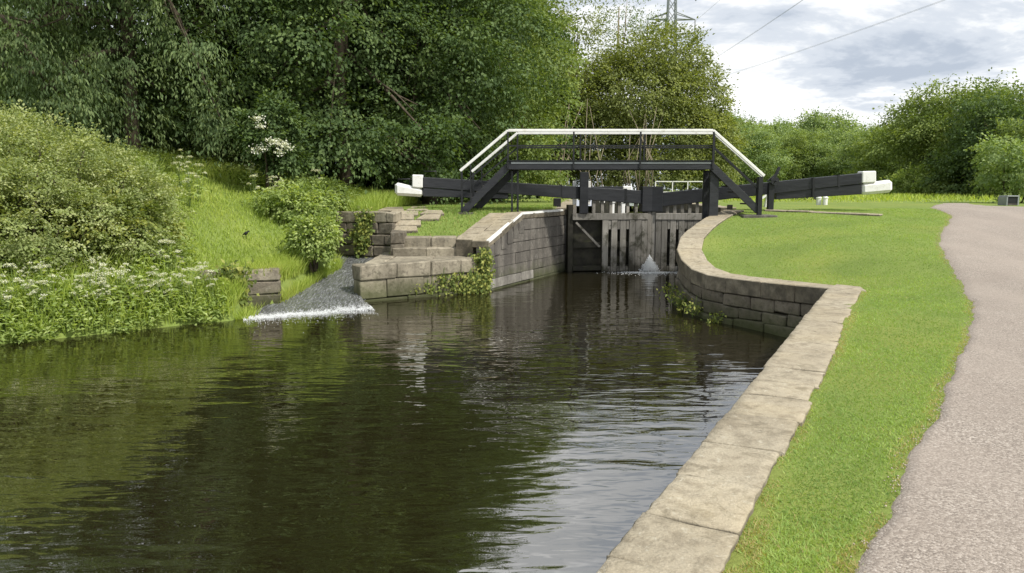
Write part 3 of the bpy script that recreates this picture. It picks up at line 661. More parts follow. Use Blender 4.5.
# ------------------------------------------------------------------ footbridge
fb = thing('footbridge', 'black iron footbridge with white handrails and stairs over the lock tail', 'footbridge', (2.5, 23.9, 2.1))
YN, YF = 23.3, 24.35
ZG = 2.13
DX0, DX1 = PY(508, 165, YN)[0], PY(712, 165, YN)[0]
ZD = PY(600, 161, YN)[2]; ZR = PY(600, 130.5, YN)[2]
LX, RX = PY(462, 209, YN)[0], PY(759, 209, YN)[0]
box('deck', (DX0 - .05, YN + .075, ZD - .09), (DX1 + .05, YF - .075, ZD - .02), TREADM, fb, 0.006)
for y in (YN, YF):
    bar('deck_girder', (DX0 - .05, y, ZD - .13), (DX1 + .05, y, ZD - .13), 0.14, 0.26, BLACK, fb, 0.01)
    bar('girder_flange', (DX0, y - .08, ZD + .012), (DX1, y - .08, ZD + .012), 0.10, 0.02, IRON, fb)
    bar('deck_edge', (DX0 + .1, y - .0785, ZD - .06), (DX1 - .05, y - .0785, ZD - .06), 0.016, 0.055, GALV, fb)
    zl, zr = ZR, PY(712, 129.5, YN)[2]
    sk = 0 if y == YN else .3
    LX_, RX_, DX0_, DX1_ = LX + sk, RX + sk, DX0 + sk, DX1 + sk
    hl = [(LX_ - .05, y, PY(460, 171, YN)[2]), (DX0_, y, ZR), (DX1_, y, ZR), (RX_ + .12, y, PY(763, 176, YN)[2])]
    for a, b in zip(hl[:-1], hl[1:]): bar('handrail', a, b, 0.075, 0.085, WHITE, fb, 0.012)
    ml = [(LX_, y, hl[0][2] - .42), (DX0_, y, ZR - .46), (DX1_, y, ZR - .46), (RX_, y, hl[3][2] - .42)]
    for a, b in zip(ml[:-1], ml[1:]): bar('mid_rail', a, b, 0.035, 0.045, IRON, fb)
    for f in (0, 0.32, 0.645, 1.0):
        x = DX0_ + (DX1_ - DX0_) * f
        bar('post', (x, y - .085, ZD - .22), (x, y - .085, ZR - .043), 0.05, 0.055, IRON, fb)
    bar('newel', (LX_, y - .02, float(zland(LX_, y)) - .02), (LX_, y - .02, hl[0][2] - .02), 0.06, 0.07, IRON, fb)
    bar('newel', (RX_, y - .02, float(zland(RX_, y)) - .02), (RX_, y - .02, hl[3][2] - .02), 0.13, 0.12, IRON, fb)
    # stair stringers
    bar('stringer', (LX_ + .04, y, ZG - .0), (DX0_ + .0, y, ZD - .16), 0.05, 0.22, BLACK, fb, 0.006)
    bar('stringer', (RX_ - .03, y, ZG + .04), (DX1_ - .0, y, ZD - .16), 0.05, 0.22, BLACK, fb, 0.006)
    # intermediate baluster on the left stair
    xm_ = LX_ + 0.3
    bar('post', (LX_ + .28, y - .045, ZG + .3), (LX_ + .28, y - .045, hl[0][2] + .2), 0.035, 0.035, IRON, fb)
for (xa, xb) in ((LX + .10, DX0), (RX - .06, DX1)):
    for k in range(7):
        f = (k + 0.5) / 7; x = xa + (xb - xa) * f; z = ZG + .12 + (ZD - .14 - ZG - .12) * f
        box('tread', (x - .13, YN + .03, z), (x + .13, YF - .03, z + .045), TREADM, fb, 0.004)
# legs under the deck
p = PY(716.5, 203, 24.0)
for y in (YN + .08, YF - .2):
    box('support_leg', (DX1 - .02, y, float(zland(DX1 + .2, y)) - .3), (DX1 + .26, y + .14, ZD - .27), BLACK, fb, 0.01)
for y in (YN + .08, YF - .14):
    for x in (PY(512, 0, YN)[0], PY(518, 0, YN)[0]):
        box('support_leg', (x - .03, y, float(zland(x, y)) - .03), (x + .03, y + .06, ZD - .31), IRON, fb)
box('stair_pad', (RX - .55, YN - .25, float(zland(RX, YN)) - .08), (RX + .5, YF + .2, float(zland(RX, YN)) + .05), ASHLAR, fb, 0.01)
box('stair_pad', (LX - .12, YN - .14, float(zland(LX, YN)) - .08), (LX + .35, YF + .2, float(zland(LX, YN)) + .04), ASHLAR, fb, 0.01)

# winding gear at the right stair foot
q = PY(770, 208, 24.9); zg = float(zland(q[0], 24.9))
pg = thing('paddle_gear', 'black iron paddle winding gear standing by right stair foot', 'winding gear', (q[0], 24.9, zg))
ztop = PY(772, 167, 24.9)[2]
box('stand', (q[0] - .10, 24.82, zg - .02), (q[0] + .10, 24.98, zg + .95), IRON, pg, 0.02)
bar('rack', (q[0] + .02, 24.9, zg + .9), (q[0] + .25, 24.9, ztop), 0.06, 0.09, IRON, pg)
bar('arm', (q[0] - .12, 24.88, zg + .98), (q[0] + .22, 24.88, ztop - .18), 0.05, 0.06, IRON, pg)
V, F = tube_geo([(q[0] + .08, 24.74, zg + .98), (q[0] + .08, 24.815, zg + .98)], .14, 14); obj('pinion', V, F, IRON, pg)
tube('spindle', [(q[0] + .08, 24.6, zg + .98), (q[0] + .08, 24.74, zg + .98)], 0.02, IRON, pg, 6)

# little black stop under the left beam
q = hit(556, 208); st = thing('beam_stop', 'small black iron stop on grass under left balance beam', 'iron stop', q)
box('plate', (q[0] - .55, q[1] - .1, q[2] - .03), (q[0] + .2, q[1] + .15, q[2] + .05), IRON, st, 0.01)
box('post', (q[0] - .1, q[1] - .08, q[2] + .05), (q[0] + .18, q[1] + .1, q[2] + .36), IRON, st, 0.02)

# pale kerb stones of the beam's quadrant on the right lawn
kb = thing('kerb_strip', 'thin pale stone kerb line curving across the right lawn', 'kerb', hit(820, 213))
ks = [hit(x, y) for x, y in ((764, 211.3), (790, 212.2), (820, 213.5), (850, 215), (880, 216.5))]
course(kb, ks, -1, 0.5, lambda p: float(zland(p[0], p[1])) - .08, lambda p: float(zland(p[0], p[1])) + .06, 0.75, COPING, 'kerb_stone')

# ------------------------------------------------------------------ upper end of the lock
def upper_gate(label, px_a, px_b, yt, yb, cap_a, Y):
    a, b = PY(px_a, yt, Y), PY(px_b, yt, Y); zb = PY(px_a, yb, Y)[2]
    zg = float(zland(b[0], Y))
    t = thing('upper_lock_gate', label, 'lock gate', (a[0], Y, 1.7), 'upper lock gates')
    box('balance_beam', (a[0], Y, zb), (b[0], Y + .35, a[2]), BLACK, t, 0.02)
    cx = b[0] if cap_a > 0 else a[0]
    box('white_cap', (min(cx, cx + cap_a * .55), Y - .02, zb + .02), (max(cx, cx + cap_a * .55), Y + .37, a[2] + .03), WHITE, t, 0.04)
    box('gate_leaf', (min(a[0], b[0]) + .2, Y + .06, 0.9), (max(a[0], b[0]) - .2, Y + .28, zb), GATEDARK, t, 0.01)
    return t
upper_gate('far black balance beam with white end seen under the footbridge deck', 590, 623, 186.5, 195, 1, 49.0)
upper_gate('far black balance beam with white end behind right winding gear', 778, 822, 192, 200, -1, 47.0)
wr = thing('white_railing', 'white metal railing of far upper lock gate right of centre', 'railing', PY(684, 203, 50))
Y = 50.0; zt, zb = PY(684, 181.5, Y)[2], PY(684, 192, Y)[2]
x0, x1 = PY(660, 0, Y)[0], PY(709, 0, Y)[0]
for z in (zt, zb): bar('rail', (x0, Y, z), (x1, Y, z), .06, .06, WHITE, wr)
for f in (0, .36, .68, 1.0): bar('post', (x0 + (x1 - x0) * f, Y, 1.6), (x0 + (x1 - x0) * f, Y, zt), .06, .06, WHITE, wr)
box('walkway', (x0, Y + .05, 1.72), (x1, Y + .5, 1.85), GATEDARK, wr)
for px, pb, h, lab in ((602, 208, .55, 'leftmost short white post seen between beam and gate top'), (612.5, 208, .6, 'middle short white post seen between beam and gate top'),
                       (623, 208, .7, 'rightmost short white post seen between beam and gate top')):
    p = PY(px, 206, 30.5); t = thing('white_post', lab, 'post', (p[0], 30.5, 1.2), 'white posts behind gate')
    box('shaft', (p[0] - .07, 30.43, 1.2), (p[0] + .07, 30.57, p[2] + .12), WHITE, t, 0.02)
    box('cap', (p[0] - .1, 30.4, p[2] + .12), (p[0] + .1, 30.6, p[2] + .2), WHITE, t, 0.02)
for px, lab in ((818.5, 'left one of two short white bollards on grass beyond right beam'), (825, 'right one of two short white bollards on grass beyond right beam')):
    p = hit(px, 205); t = thing('white_bollard', lab, 'bollard', p, 'white bollards beyond the beam')
    V, F = tube_geo([p + np.array([0, 0, z]) for z in (-.03, .26, .29)], [.1, .1, .12], 10); obj('shaft', V, F, WHITE, t)
    V, F = tube_geo([p + np.array([0, 0, z]) for z in (.29, .34, .38)], [.12, .1, .04], 10); obj('cap', V, F, WHITE, t)
p = hit(768, 207); t = thing('white_lever_stand', 'white stand with lever behind the right stair foot', 'lever stand', p)
hexa('stand', [(p[0] + a, p[1] + b, p[2] + c) for c, k in ((-.02, 1), (.5, .5)) for a, b in ((-.14 * k, -.1 * k), (.14 * k, -.1 * k), (.14 * k, .1 * k), (-.14 * k, .1 * k))], WHITE, t, 0.01)
bar('lever', (p[0] - .05, p[1], p[2] + .46), (p[0] - .42, p[1], p[2] + .2), .07, .07, WHITE, t)

# trough-like box by the far path edge
p = hit(1012, 205.5); t = thing('litter_box', 'small dark box with pale grey rim at far right path edge', 'box', p)
w = .2
box('panel', (p[0] - w, p[1], p[2] + .08), (p[0] + w, p[1] + .5, p[2] + .36), IRON, t, .02)
box('rim', (p[0] - w - .05, p[1] - .05, p[2] + .361), (p[0] + w + .05, p[1] + .55, p[2] + .40), GALV, t, .02)
for sx in (-1, 1): box('side', (p[0] + sx * (w + .03) - .03, p[1] - .03, p[2] - .03), (p[0] + sx * (w + .03) + .03, p[1] + .53, p[2] + .36), GALV, t, .01)
box('base', (p[0] - w + .003, p[1] - .02, p[2] - .03), (p[0] + w - .003, p[1] + .5, p[2] + .078), ASHLAR, t, .01)

# pylon and overhead wires
PYD = 150.0
def pylon():
    b = PY(667, 190, PYD); t = thing('pylon', 'grey lattice electricity pylon rising behind the rounded centre tree', 'pylon', (b[0], PYD, 2.1))
    H = 46.0; parts = []
    def hw(z): return float(np.interp(z, [0, 24, 46], [3.4, 1.0, 0.5]))
    cs = [(-1, -1), (1, -1), (1, 1), (-1, 1)]; lv = list(np.arange(0, 24, 4.0)) + list(np.arange(24, 46.1, 2.2))
    def seg(p, q, r): 
        V, F = tube_geo([p, q], r, 4); parts.append((V, F))
    for (sx, sy) in cs:
        for a, c_ in zip(lv[:-1], lv[1:]): seg((b[0] + sx * hw(a), PYD + sy * hw(a), 2.1 + a), (b[0] + sx * hw(c_), PYD + sy * hw(c_), 2.1 + c_), .14)
    V, F = merge(parts); obj('leg_frame', V, F, GALV, t); parts.clear()
    for a, c_ in zip(lv[:-1], lv[1:]):
        for k in range(4):
            (x1_, y1_), (x2_, y2_) = cs[k], cs[(k + 1) % 4]
            seg((b[0] + x1_ * hw(a), PYD + y1_ * hw(a), 2.1 + a), (b[0] + x2_ * hw(c_), PYD + y2_ * hw(c_), 2.1 + c_), .07)
            seg((b[0] + x2_ * hw(a), PYD + y2_ * hw(a), 2.1 + a), (b[0] + x1_ * hw(c_), PYD + y1_ * hw(c_), 2.1 + c_), .07)
    V, F = merge(parts); obj('lattice', V, F, GALV, t); parts.clear()
    for za in (PY(667, 19.5, PYD)[2], PY(667, 19.5, PYD)[2] + 6.5):
        for s_ in (-1, 1):
            tip = (b[0] + s_ * 4.6, PYD, za)
            for sy in (-1, 1):
                seg((b[0] + s_ * .6, PYD + sy * .7, za), tip, .12); seg((b[0] + s_ * .6, PYD + sy * .7, za + 1.3), tip, .1)
            V, F = merge(parts); arm = obj('cross_arm', V, F, GALV, t); parts.clear()
            tube('insulator', [tip, (tip[0], tip[1], za - 3.0)], .13, WIRE, arm, 6)
    return t
pylon()
def wire(label, fx, ctrl):
    Yc = np.linspace(300, -80, 80); zc = np.interp(Yc, [-80, 300], [0, 0])
    P = [(fx(y), y, ctrl(y)) for y in Yc]
    tag(tube('overhead_wire', P, 0.012, WIRE, None, 5), label, 'wire', 'overhead power lines')
cat = lambda lo: (lambda y: lo + 9.0 * ((y - 95) / 190) ** 2)
wire('lower right overhead wire sloping up to the top edge', lambda y: 34 - .157 * (y - 109), cat(20.0))
wire('overhead wire just beside the lower right one', lambda y: 34.6 - .157 * (y - 109), cat(20.3))
wire('middle overhead wire crossing the sky above the tree line', lambda y: 26.8, cat(20.0))
wire('overhead wire just beside the middle one', lambda y: 27.6, cat(20.6))
wire('left overhead wire nearest to the pylon', lambda y: 21.5 + .02 * (95 - y), cat(22.5))

# ------------------------------------------------------------------ vegetation
def unit(v): return v / (np.linalg.norm(v, axis=-1, keepdims=True) + 1e-9)
def leaves(name, pos, ax, nrm, Ln, Wd, rnd, mat, parent=None, origin=None):
    """one kite-shaped, slightly folded leaf per row"""
    ax = unit(ax); side = unit(np.cross(ax, nrm)); up = np.cross(side, ax)
    mid = pos + ax * (Ln * .42)[:, None] - up * (Wd * .18)[:, None] * 0
    V = np.stack([pos, mid - side * (Wd / 2)[:, None] + up * (Wd * .2)[:, None], pos + ax * Ln[:, None] - up * (Ln * .12)[:, None], mid + side * (Wd / 2)[:, None] + up * (Wd * .2)[:, None]], 1).reshape(-1, 3)
    o = np.zeros(3) if origin is None else np.asarray(origin, float)
    n = len(pos); me = raw_mesh(name, V - o, np.arange(n * 4).reshape(n, 4))
    a = me.attributes.new('rnd', 'FLOAT', 'FACE'); a.data.foreach_set('value', np.clip(rnd, 0, 1).astype(np.float32))
    return link(name, me, mat, parent, o)
def sphere_dirs(n, r, zmin=-0.6):
    z = r.uniform(zmin, 1, n); t = r.uniform(0, 2 * np.pi, n); q = np.sqrt(1 - z * z); return np.stack([q * np.cos(t), q * np.sin(t), z], 1)
def crown(name, parent, base, lobes, n_cl, per, cl_r, ll, lw, mat, r, droop=0.25, flat=0.35, inner=0.25, leafup=0.6, origin=None, narrow=0.5):
    """lobes: (cx,cy,cz,rx,ry,rz) relative to base; sprays of leaves over and inside the lobes"""
    lb = np.array(lobes, float); wt = (lb[:, 3] * lb[:, 4] * lb[:, 5]) ** (2 / 3); wt /= wt.sum()
    k = r.choice(len(lb), n_cl, p=wt); d = sphere_dirs(n_cl, r, -0.75)
    rad = np.where(r.random(n_cl) < inner, r.uniform(.45, .85, n_cl), r.uniform(.82, 1.06, n_cl))
    cpos = lb[k, :3] + d * lb[k, 3:] * rad[:, None]
    keep = np.ones(n_cl, bool)
    for j in range(len(lb)):
        q = np.linalg.norm((cpos - lb[j, :3]) / lb[j, 3:], axis=1); keep &= ~((q < .55) & (k != j))
    cpos, d = cpos[keep], unit(d[keep] / lb[k[keep], 3:]); nc = len(cpos); crnd = r.uniform(0, 1, nc)
    sz = cl_r * r.uniform(.6, 1.35, nc)
    # spray frame: outward, tangential, up-ish normal
    outw = unit(d + np.array([0, 0, -droop]) + r.normal(0, .25, (nc, 3))); tang = unit(np.cross(outw, [0, 0, 1.0]) + 1e-4); nn = np.cross(tang, outw)
    nn *= np.sign(nn[:, 2:3] + 1e-6)
    i = np.repeat(np.arange(nc), per); n = len(i)
    u_, v_, w_ = r.normal(0, .55, n), r.normal(0, narrow, n), r.normal(0, flat * .5, n)
    pos = cpos[i] + outw[i] * (u_ * sz[i])[:, None] + tang[i] * (v_ * sz[i])[:, None] + nn[i] * ((w_ - .25 * (u_ ** 2 + v_ ** 2)) * sz[i])[:, None]
    ax = outw[i] * (.5 + .6 * u_)[:, None] + tang[i] * v_[:, None] + r.normal(0, .35, (n, 3)); ax[:, 2] -= droop
    ln = unit(nn[i] * leafup + d[i] * .35 + r.normal(0, .38, (n, 3)))
    s = r.uniform(.65, 1.3, n)
    rr = crnd[i] * .7 + r.random(n) * .3
    return leaves(name, np.asarray(base) + pos, ax, ln, ll * s, lw * s, rr, mat, parent, base if origin is None else origin)
def trunk(parent, base, h, r0, targets, mat, r, name='trunk', bend=.3):
    parts = []; b = np.asarray(base, float); top = b + np.array([r.normal(0, bend), r.normal(0, bend), h])
    P = [b + np.array([0, 0, -.3]), b + (top - b) * .12, b + (top - b) * .4 + r.normal(0, bend * .3, 3), b + (top - b) * .7 + r.normal(0, bend * .3, 3), top]
    parts.append(tube_geo(P, [r0 * 1.3, r0, r0 * .8, r0 * .6, r0 * .25], 8))
    for tg in targets:
        f = r.uniform(.25, .75); s_ = b + (top - b) * f; e = b + np.asarray(tg, float); md = (s_ + e) / 2 + np.array([0, 0, .02 * h]) + r.normal(0, .15, 3)
        rr = r0 * (1 - f) * .6 + .03; parts.append(tube_geo([s_, md, e], [rr, rr * .6, rr * .2], 6))
        for _ in range(2):
            e2 = md + (e - md) * .55 + r.normal(0, h * .025, 3); parts.append(tube_geo([md, (md + e2) / 2 + r.normal(0, .1, 3), e2], [rr * .45, rr * .3, rr * .12], 5))
    V, F = merge(parts); return obj(name, V, F, mat, parent, True)
def tree(name, label, cat, base, lobes, n_cl, per, cl_r, ll, lw, mat, h, r0, seed, group=None, bark=BARK, **kw):
    r = np.random.default_rng(seed); base = np.asarray(base, float); t = thing(name, label, cat, base, group)
    trunk(t, base, h, r0, [l[:3] for l in lobes][:14], bark, r); crown('crown', t, base, lobes, n_cl, per, cl_r, ll, lw, mat, r, **kw); return t
def lob(r, n, W, Hlo, Hhi, R, dep=None):
    """n lobes spread through a crown W wide between heights Hlo and Hhi"""
    o = []
    for i in range(n):
        f = (i + .5) / n; z = Hlo + (Hhi - Hlo) * f; wz = W * .5 * math.sqrt(max(.1, 1 - ((f - .4) / .72) ** 2)); a = i * 2.4 + r.uniform(-.5, .5)
        q = wz - R * .75; q = max(0, q) * r.uniform(.55, 1)
        s = r.uniform(.8, 1.2) * R; o.append((q * math.cos(a), q * math.sin(a), z, s, s, s * r.uniform(.7, .95)))
    return o
def lobs(seed, W, Hlo, Hhi, n=38, R=1.65):
    r = np.random.default_rng(seed); core = [(0, 0, Hlo + (Hhi - Hlo) * f, W * .3 * k, W * .3 * k, (Hhi - Hlo) * .17) for f, k in ((.12, .9), (.35, 1.1), (.6, 1.0), (.82, .7))]; o = []
    for i in range(n):
        f = (i + .5) / n; z = Hlo + (Hhi - Hlo) * f + r.normal(0, .3); wz = W * .5 * math.sqrt(max(.06, 1 - ((f - .36) / .7) ** 2)); a = i * 2.4 + r.uniform(-.6, .6)
        q = max(0, wz - R * .55) * r.uniform(.72, 1.1); s_ = R * r.uniform(.6, 1.3); o.append((q * math.cos(a), q * math.sin(a), z, s_, s_, s_ * r.uniform(.5, .75)))
    return core + o
def at(px, Y): x = PY(px, 190, Y)[0]; return np.array([x, Y, float(zland(x, Y))])
R_ = lambda s: np.random.default_rng(s)
GRP = 'tall trees on the left bank'
tree('feathery_tree', 'grey-green feathery tree with drooping sprays at the left edge', 'tree', at(-10, 23), lobs(1, 10.5, .9, 14.5, 36, 1.8), 1500, 50, .95, .145, .048, LF_FEATHER, 11, .25, 11, GRP, droop=.8, flat=.16, narrow=.26)
tree('feathery_tree', 'grey-green feathery tree with drooping sprays above the bank bush', 'tree', at(135, 26), lobs(2, 10.5, .8, 15.5, 38, 1.8), 1600, 50, .95, .145, .048, LF_FEATHER, 12, .25, 12, GRP, droop=.8, flat=.16, narrow=.26)
tree('sycamore_tree', 'dark broad-leaved tree behind white elder blossom on left bank', 'tree', at(240, 30), lobs(3, 9.5, 1.2, 17), 1400, 52, .8, .155, .1, LF_DARK, 13, .28, 13, GRP, droop=.35, flat=.22)
tree('sycamore_tree', 'broad dark-leaved tree standing left of the white beam end', 'tree', at(345, 30.5), lobs(4, 10, 1.0, 17, 42), 1600, 52, .8, .155, .1, LF_DARK, 13, .3, 14, GRP, droop=.35, flat=.22)
tree('sycamore_tree', 'dark-leaved tree directly behind the left balance beam', 'tree', at(430, 34), lobs(5, 9.5, .8, 15), 1400, 52, .8, .16, .105, LF_DARK, 14, .3, 15, GRP, droop=.35, flat=.22)
tree('lime_tree', 'mid-green tree right of the dark trees behind left stair', 'tree', at(497, 40), lobs(6, 8, .8, 12.5, 30, 1.5), 1100, 52, .8, .17, .105, LF_MID, 13, .25, 16, GRP, droop=.35)
tree('sycamore_tree', 'tall dark tree reaching the top edge left of the rounded tree', 'tree', at(512, 56), lobs(7, 8, 1.0, 16.5, 30, 1.7), 1100, 36, .95, .3, .2, LF_DARK, 15, .3, 17, GRP, droop=.35, flat=.22)
tree('feathery_tree', 'tall feathery tree farther back between the left trees', 'tree', at(70, 34), lob(R_(8), 12, 10, 3, 19, 2.9), 700, 50, 1.4, .22, .08, LF_FEATHER, 15, .3, 18, GRP, droop=.7, flat=.2, narrow=.3)
tree('sycamore_tree', 'tall dark tree farther back above the elder blossom', 'tree', at(290, 38), lob(R_(9), 13, 11, 2, 22, 3.0), 900, 38, 1.05, .3, .21, LF_DARK, 17, .35, 19, GRP, droop=.35, flat=.22)
tree('sycamore_tree', 'tall dark tree farther back above the left white beam end', 'tree', at(395, 42), lob(R_(10), 13, 10, 2, 20, 3.0), 900, 38, 1.05, .3, .21, LF_DARK, 17, .35, 20, GRP, droop=.35, flat=.22)
for k, (px, Y, w, h) in enumerate(((-25, 33, 8, 4.5), (40, 33, 8, 4.5), (105, 36, 8, 4.8), (180, 37, 9, 5), (270, 42, 9, 5), (350, 44, 9, 5), (430, 48, 9, 5))):
    tree('understorey_tree', ('low dark understorey tree behind the left bank trees, ' + ('first', 'second', 'third', 'fourth', 'fifth', 'sixth', 'seventh')[k] + ' from the left'), 'tree', at(px, Y), lobs(70 + k, w, .4, h, 20, 1.6), 520, 40, .9, .26, .17, LF_DARK, h * .7, .15, 170 + k, 'understorey behind the left trees', droop=.3)
# rounded tree in the centre, bushy to the ground, with pale upright stems
cb = at(640, 58); cl = [(-3.5, 0, 4.2, 4.4, 4, 3.4), (2.2, .3, 4.6, 4.6, 4.2, 3.8), (-.5, -.5, 7.4, 4.8, 4.3, 3.6), (5.0, .5, 3.6, 2.8, 3, 2.8), (3.6, .3, 7.2, 3.2, 3, 3.0), (1.2, 0, 10.2, 3.8, 3.2, 2.6), (-4.5, 0, 7.0, 3.2, 3.2, 2.8), (-7, 0, 3.4, 2.6, 3, 3.0), (0, -1, 2.2, 5, 3.4, 2.0)]
ct = tree('willow_tree', 'large rounded yellow-green tree behind the middle of the footbridge', 'tree', cb, cl, 3700, 36, .7, .21, .115, LF_YEL, 7, .3, 21, None, droop=.2, inner=.3)
r = R_(77); parts = []
for i in range(22):
    x = cb[0] - 4.6 + r.uniform(-2.6, 4.6); y = cb[1] - 4.7 + r.uniform(-.6, .4); z0 = float(zland(x, y)); h = r.uniform(3.5, 7)
    P = [np.array([x, y, z0 - .1]), np.array([x + r.normal(0, .3), y, z0 + h * .4]), np.array([x + r.normal(0, 1.3), y + r.normal(0, .3), z0 + h])]
    parts.append(tube_geo(P, [.055, .04, .015], 5))
V, F = merge(parts); obj('stem', V, F, PALEBARK, ct, True)
# sparse thin-leaved tree whose twigs show against the sky
tree('ash_tree', 'sparse thin-twigged tree showing sky above the rounded centre tree', 'tree', at(620, 66), lob(R_(12), 9, 7.5, 6, 18, 2.3), 230, 20, .9, .2, .09, LF_FEATHER, 16, .2, 22, None, bark=PALEBARK, droop=.1, inner=.4)
tree('ash_tree', 'brownish-green open tree left of the sparse twigs', 'tree', at(572, 60), lob(R_(13), 9, 7, 3, 14.5, 2.4), 560, 30, .9, .23, .1, LF_YEL, 12, .22, 23, None, droop=.2)

# far tree line and right-hand trees; one mesh per kind, copies in a loop
def proto(label, base, lobes, seed, mat, n_cl, per, cl_r, ll, lw, h, group): return tree('round_tree', label, 'tree', base, lobes, n_cl, per, cl_r, ll, lw, mat, h, .22, seed, group)
FG = 'distant tree line beyond the lock'; fl = 'rounded green tree in the distant tree line beyond the lock'
far = [proto(fl, at(735, 112), lobs(20 + k, 11, 1.2, 12, 26, 2.0), 30 + k, (LF_FAR, LF_MID, LF_FAR)[k], 760, 30, .95, .33, .2, 8, FG) for k in range(3)]
spots = [(722, 98, 1.0), (742, 120, 1.15), (762, 106, .98), (783, 122, 1.05), (803, 104, .85), (822, 125, 1.12), (842, 110, .9), (862, 122, .98), (880, 104, .9), (898, 112, 1.0), (915, 100, .95),
         (700, 110, 1.1), (755, 82, .66), (792, 86, .66), (828, 84, .62), (866, 80, .62), (896, 78, .7), (935, 96, 1.1), (770, 150, 1.4), (812, 155, 1.5), (850, 150, 1.25), (730, 150, 1.35)]
spots = [(a, b, c * .8) for a, b, c in spots]; r = R_(5)
ORD = 'first second third fourth fifth sixth seventh eighth ninth tenth eleventh twelfth thirteenth fourteenth fifteenth sixteenth seventeenth eighteenth nineteenth twentieth twenty-first twenty-second'.split()
rank = {q: k for k, q in enumerate(sorted(range(len(spots)), key=lambda q: spots[q][0]))}
for i, (px, Y, s) in enumerate(spots):
    b = at(px, Y); o = far[i % 3]
    if i < 3:
        o.location = b; o.rotation_euler = (0, 0, r.uniform(0, 6)); o.scale = (s * 1.05, s * 1.05, s)
    else: o = copy_tree(o, b, r.uniform(0, 6.28), (s * 1.1, s * 1.1, s * r.uniform(.9, 1.05)))
    kind_ = 'low bushy tree in front of' if s < .75 else ('tall far tree at the back of' if Y > 140 else 'rounded tree in')
    o['label'] = kind_ + ' the distant tree line, ' + ORD[rank[i]] + ' from the left'
# a thin tall pair above the line
for k, px in enumerate((812, 836)):
    tree('ash_tree', ('left' if k == 0 else 'right') + ' one of two open tall trees rising above the distant tree line', 'tree', at(px, 135), lob(R_(50 + k), 7, 7, 8, 13, 2.0), 260, 22, 1.2, .4, .24, LF_FAR, 13, .25, 60 + k, None)
# right-hand trees
tree('round_tree', 'broad rounded tree at right between far path and sky', 'tree', at(962, 64), lobs(31, 14, 1.0, 8.2, 40, 1.9), 2000, 36, .85, .23, .135, LF_MID, 8, .3, 41, None, droop=.3)
tree('round_tree', 'dark tree at the far right edge above path', 'tree', at(1045, 58), lobs(32, 10, 1.0, 8.0, 30, 1.8), 1300, 34, .95, .25, .16, LF_MID, 8, .3, 42, None, droop=.3)
tree('round_tree', 'smaller rounded tree left of the broad right-hand tree', 'tree', at(905, 74), lobs(33, 9.5, .8, 6.4, 28, 1.6), 1000, 32, .95, .27, .16, LF_MID, 6, .25, 43, None, droop=.3)
tree('round_tree', 'dark-shaded tree behind the path bend', 'tree', at(985, 56), lob(R_(34), 10, 7, .8, 6.6, 2.0), 800, 32, .8, .22, .14, LF_DARK, 5, .25, 44, None, droop=.3)
def bush(name, label, base, lobes, n_cl, per, cl_r, ll, lw, mat, seed, cat='bush', group=None, **kw):
    r = R_(seed); base = np.asarray(base, float); t = thing(name, label, cat, base, group); parts = []
    for l in lobes:
        e = base + np.array(l[:3]); q = base + np.array([l[0] * .5, l[1] * .5, 0]); q[2] = float(zland(q[0], q[1])) - .1
        parts.append(tube_geo([q, (q + e) / 2 + r.normal(0, .1, 3), e], [.05, .035, .012], 5))
    V, F = merge(parts); obj('stem', V, F, BARK, t, True); crown('foliage', t, base, lobes, n_cl, per, cl_r, ll, lw, mat, r, **kw); return t
bush('leafy_shrub', 'pale-leaved shrub behind the small box at right edge', hit(1012, 203), lob(R_(35), 5, 4, .6, 2.6, 1.1), 260, 30, .4, .16, .1, LF_FAR, 45)
bush('leafy_shrub', 'low green shrub left of the path bend', at(925, 60), lob(R_(36), 5, 6, .5, 1.6, 1.2), 260, 28, .5, .18, .11, LF_HERB, 46)
bush('leafy_shrub', 'tall pale-green shrub growing against the dark right-hand tree', at(1016, 50), lob(R_(37), 7, 5, .8, 4.4, 1.3), 420, 30, .5, .18, .11, LF_MID, 47)
bush('leafy_shrub', 'low shrub behind the right white beam end', at(880, 66), lob(R_(38), 6, 8, .4, 1.6, 1.3), 300, 28, .5, .2, .12, LF_MID, 48)

# bank bushes
r = R_(90)
hb = hit(60, 245)
def onbank(px, py): return hit(px, py)
hl_ = []
b0 = onbank(20, 268)
for (px, Y, zt, rx) in ((-25, 16.2, 110, 1.7), (30, 16.8, 118, 1.6), (75, 17.4, 138, 1.35), (118, 18.0, 168, 1.1), (150, 18.4, 195, .8), (0, 15.4, 165, 1.3), (55, 15.9, 185, 1.2), (100, 16.6, 205, 1.0), (-50, 15.5, 130, 1.5), (-10, 15.4, 195, 1.0), (45, 16.0, 205, .9), (130, 17.4, 215, .7), (10, 18.4, 116, 1.6), (60, 18.8, 135, 1.4), (110, 19.4, 165, 1.1)):
    t_ = PY(px, zt, Y); hl_.append((t_[0] - b0[0], Y - b0[1], t_[2] - rx * .8 - b0[2], rx, rx, rx * .85))
hb_ = list(hl_)
for q in range(44):
    l = hb_[r.integers(0, len(hb_))]; dv = sphere_dirs(1, r, -.2)[0]; k_ = r.uniform(.25, .5); hl_.append((l[0] + dv[0] * l[3] * .95, l[1] + dv[1] * l[4] * .95, l[2] + dv[2] * l[5] * .95, k_, k_, k_))
bush('hawthorn_bush', 'large pale-topped dense bush at the left edge of the bank', b0, hl_, 3000, 40, .24, .064, .043, LF_HAW, 91, droop=.1, inner=.15)
def bank_bush(label, px, py, w, h, n, seed, mat=LF_HERB, ll=.1, lw=.065, name='bramble_bush'):
    b = hit(px, py); return bush(name, label, b, lob(R_(seed), 6, w, h * .35, h * .75, w * .27), n, 34, .24, ll, lw, mat, seed, droop=.25)
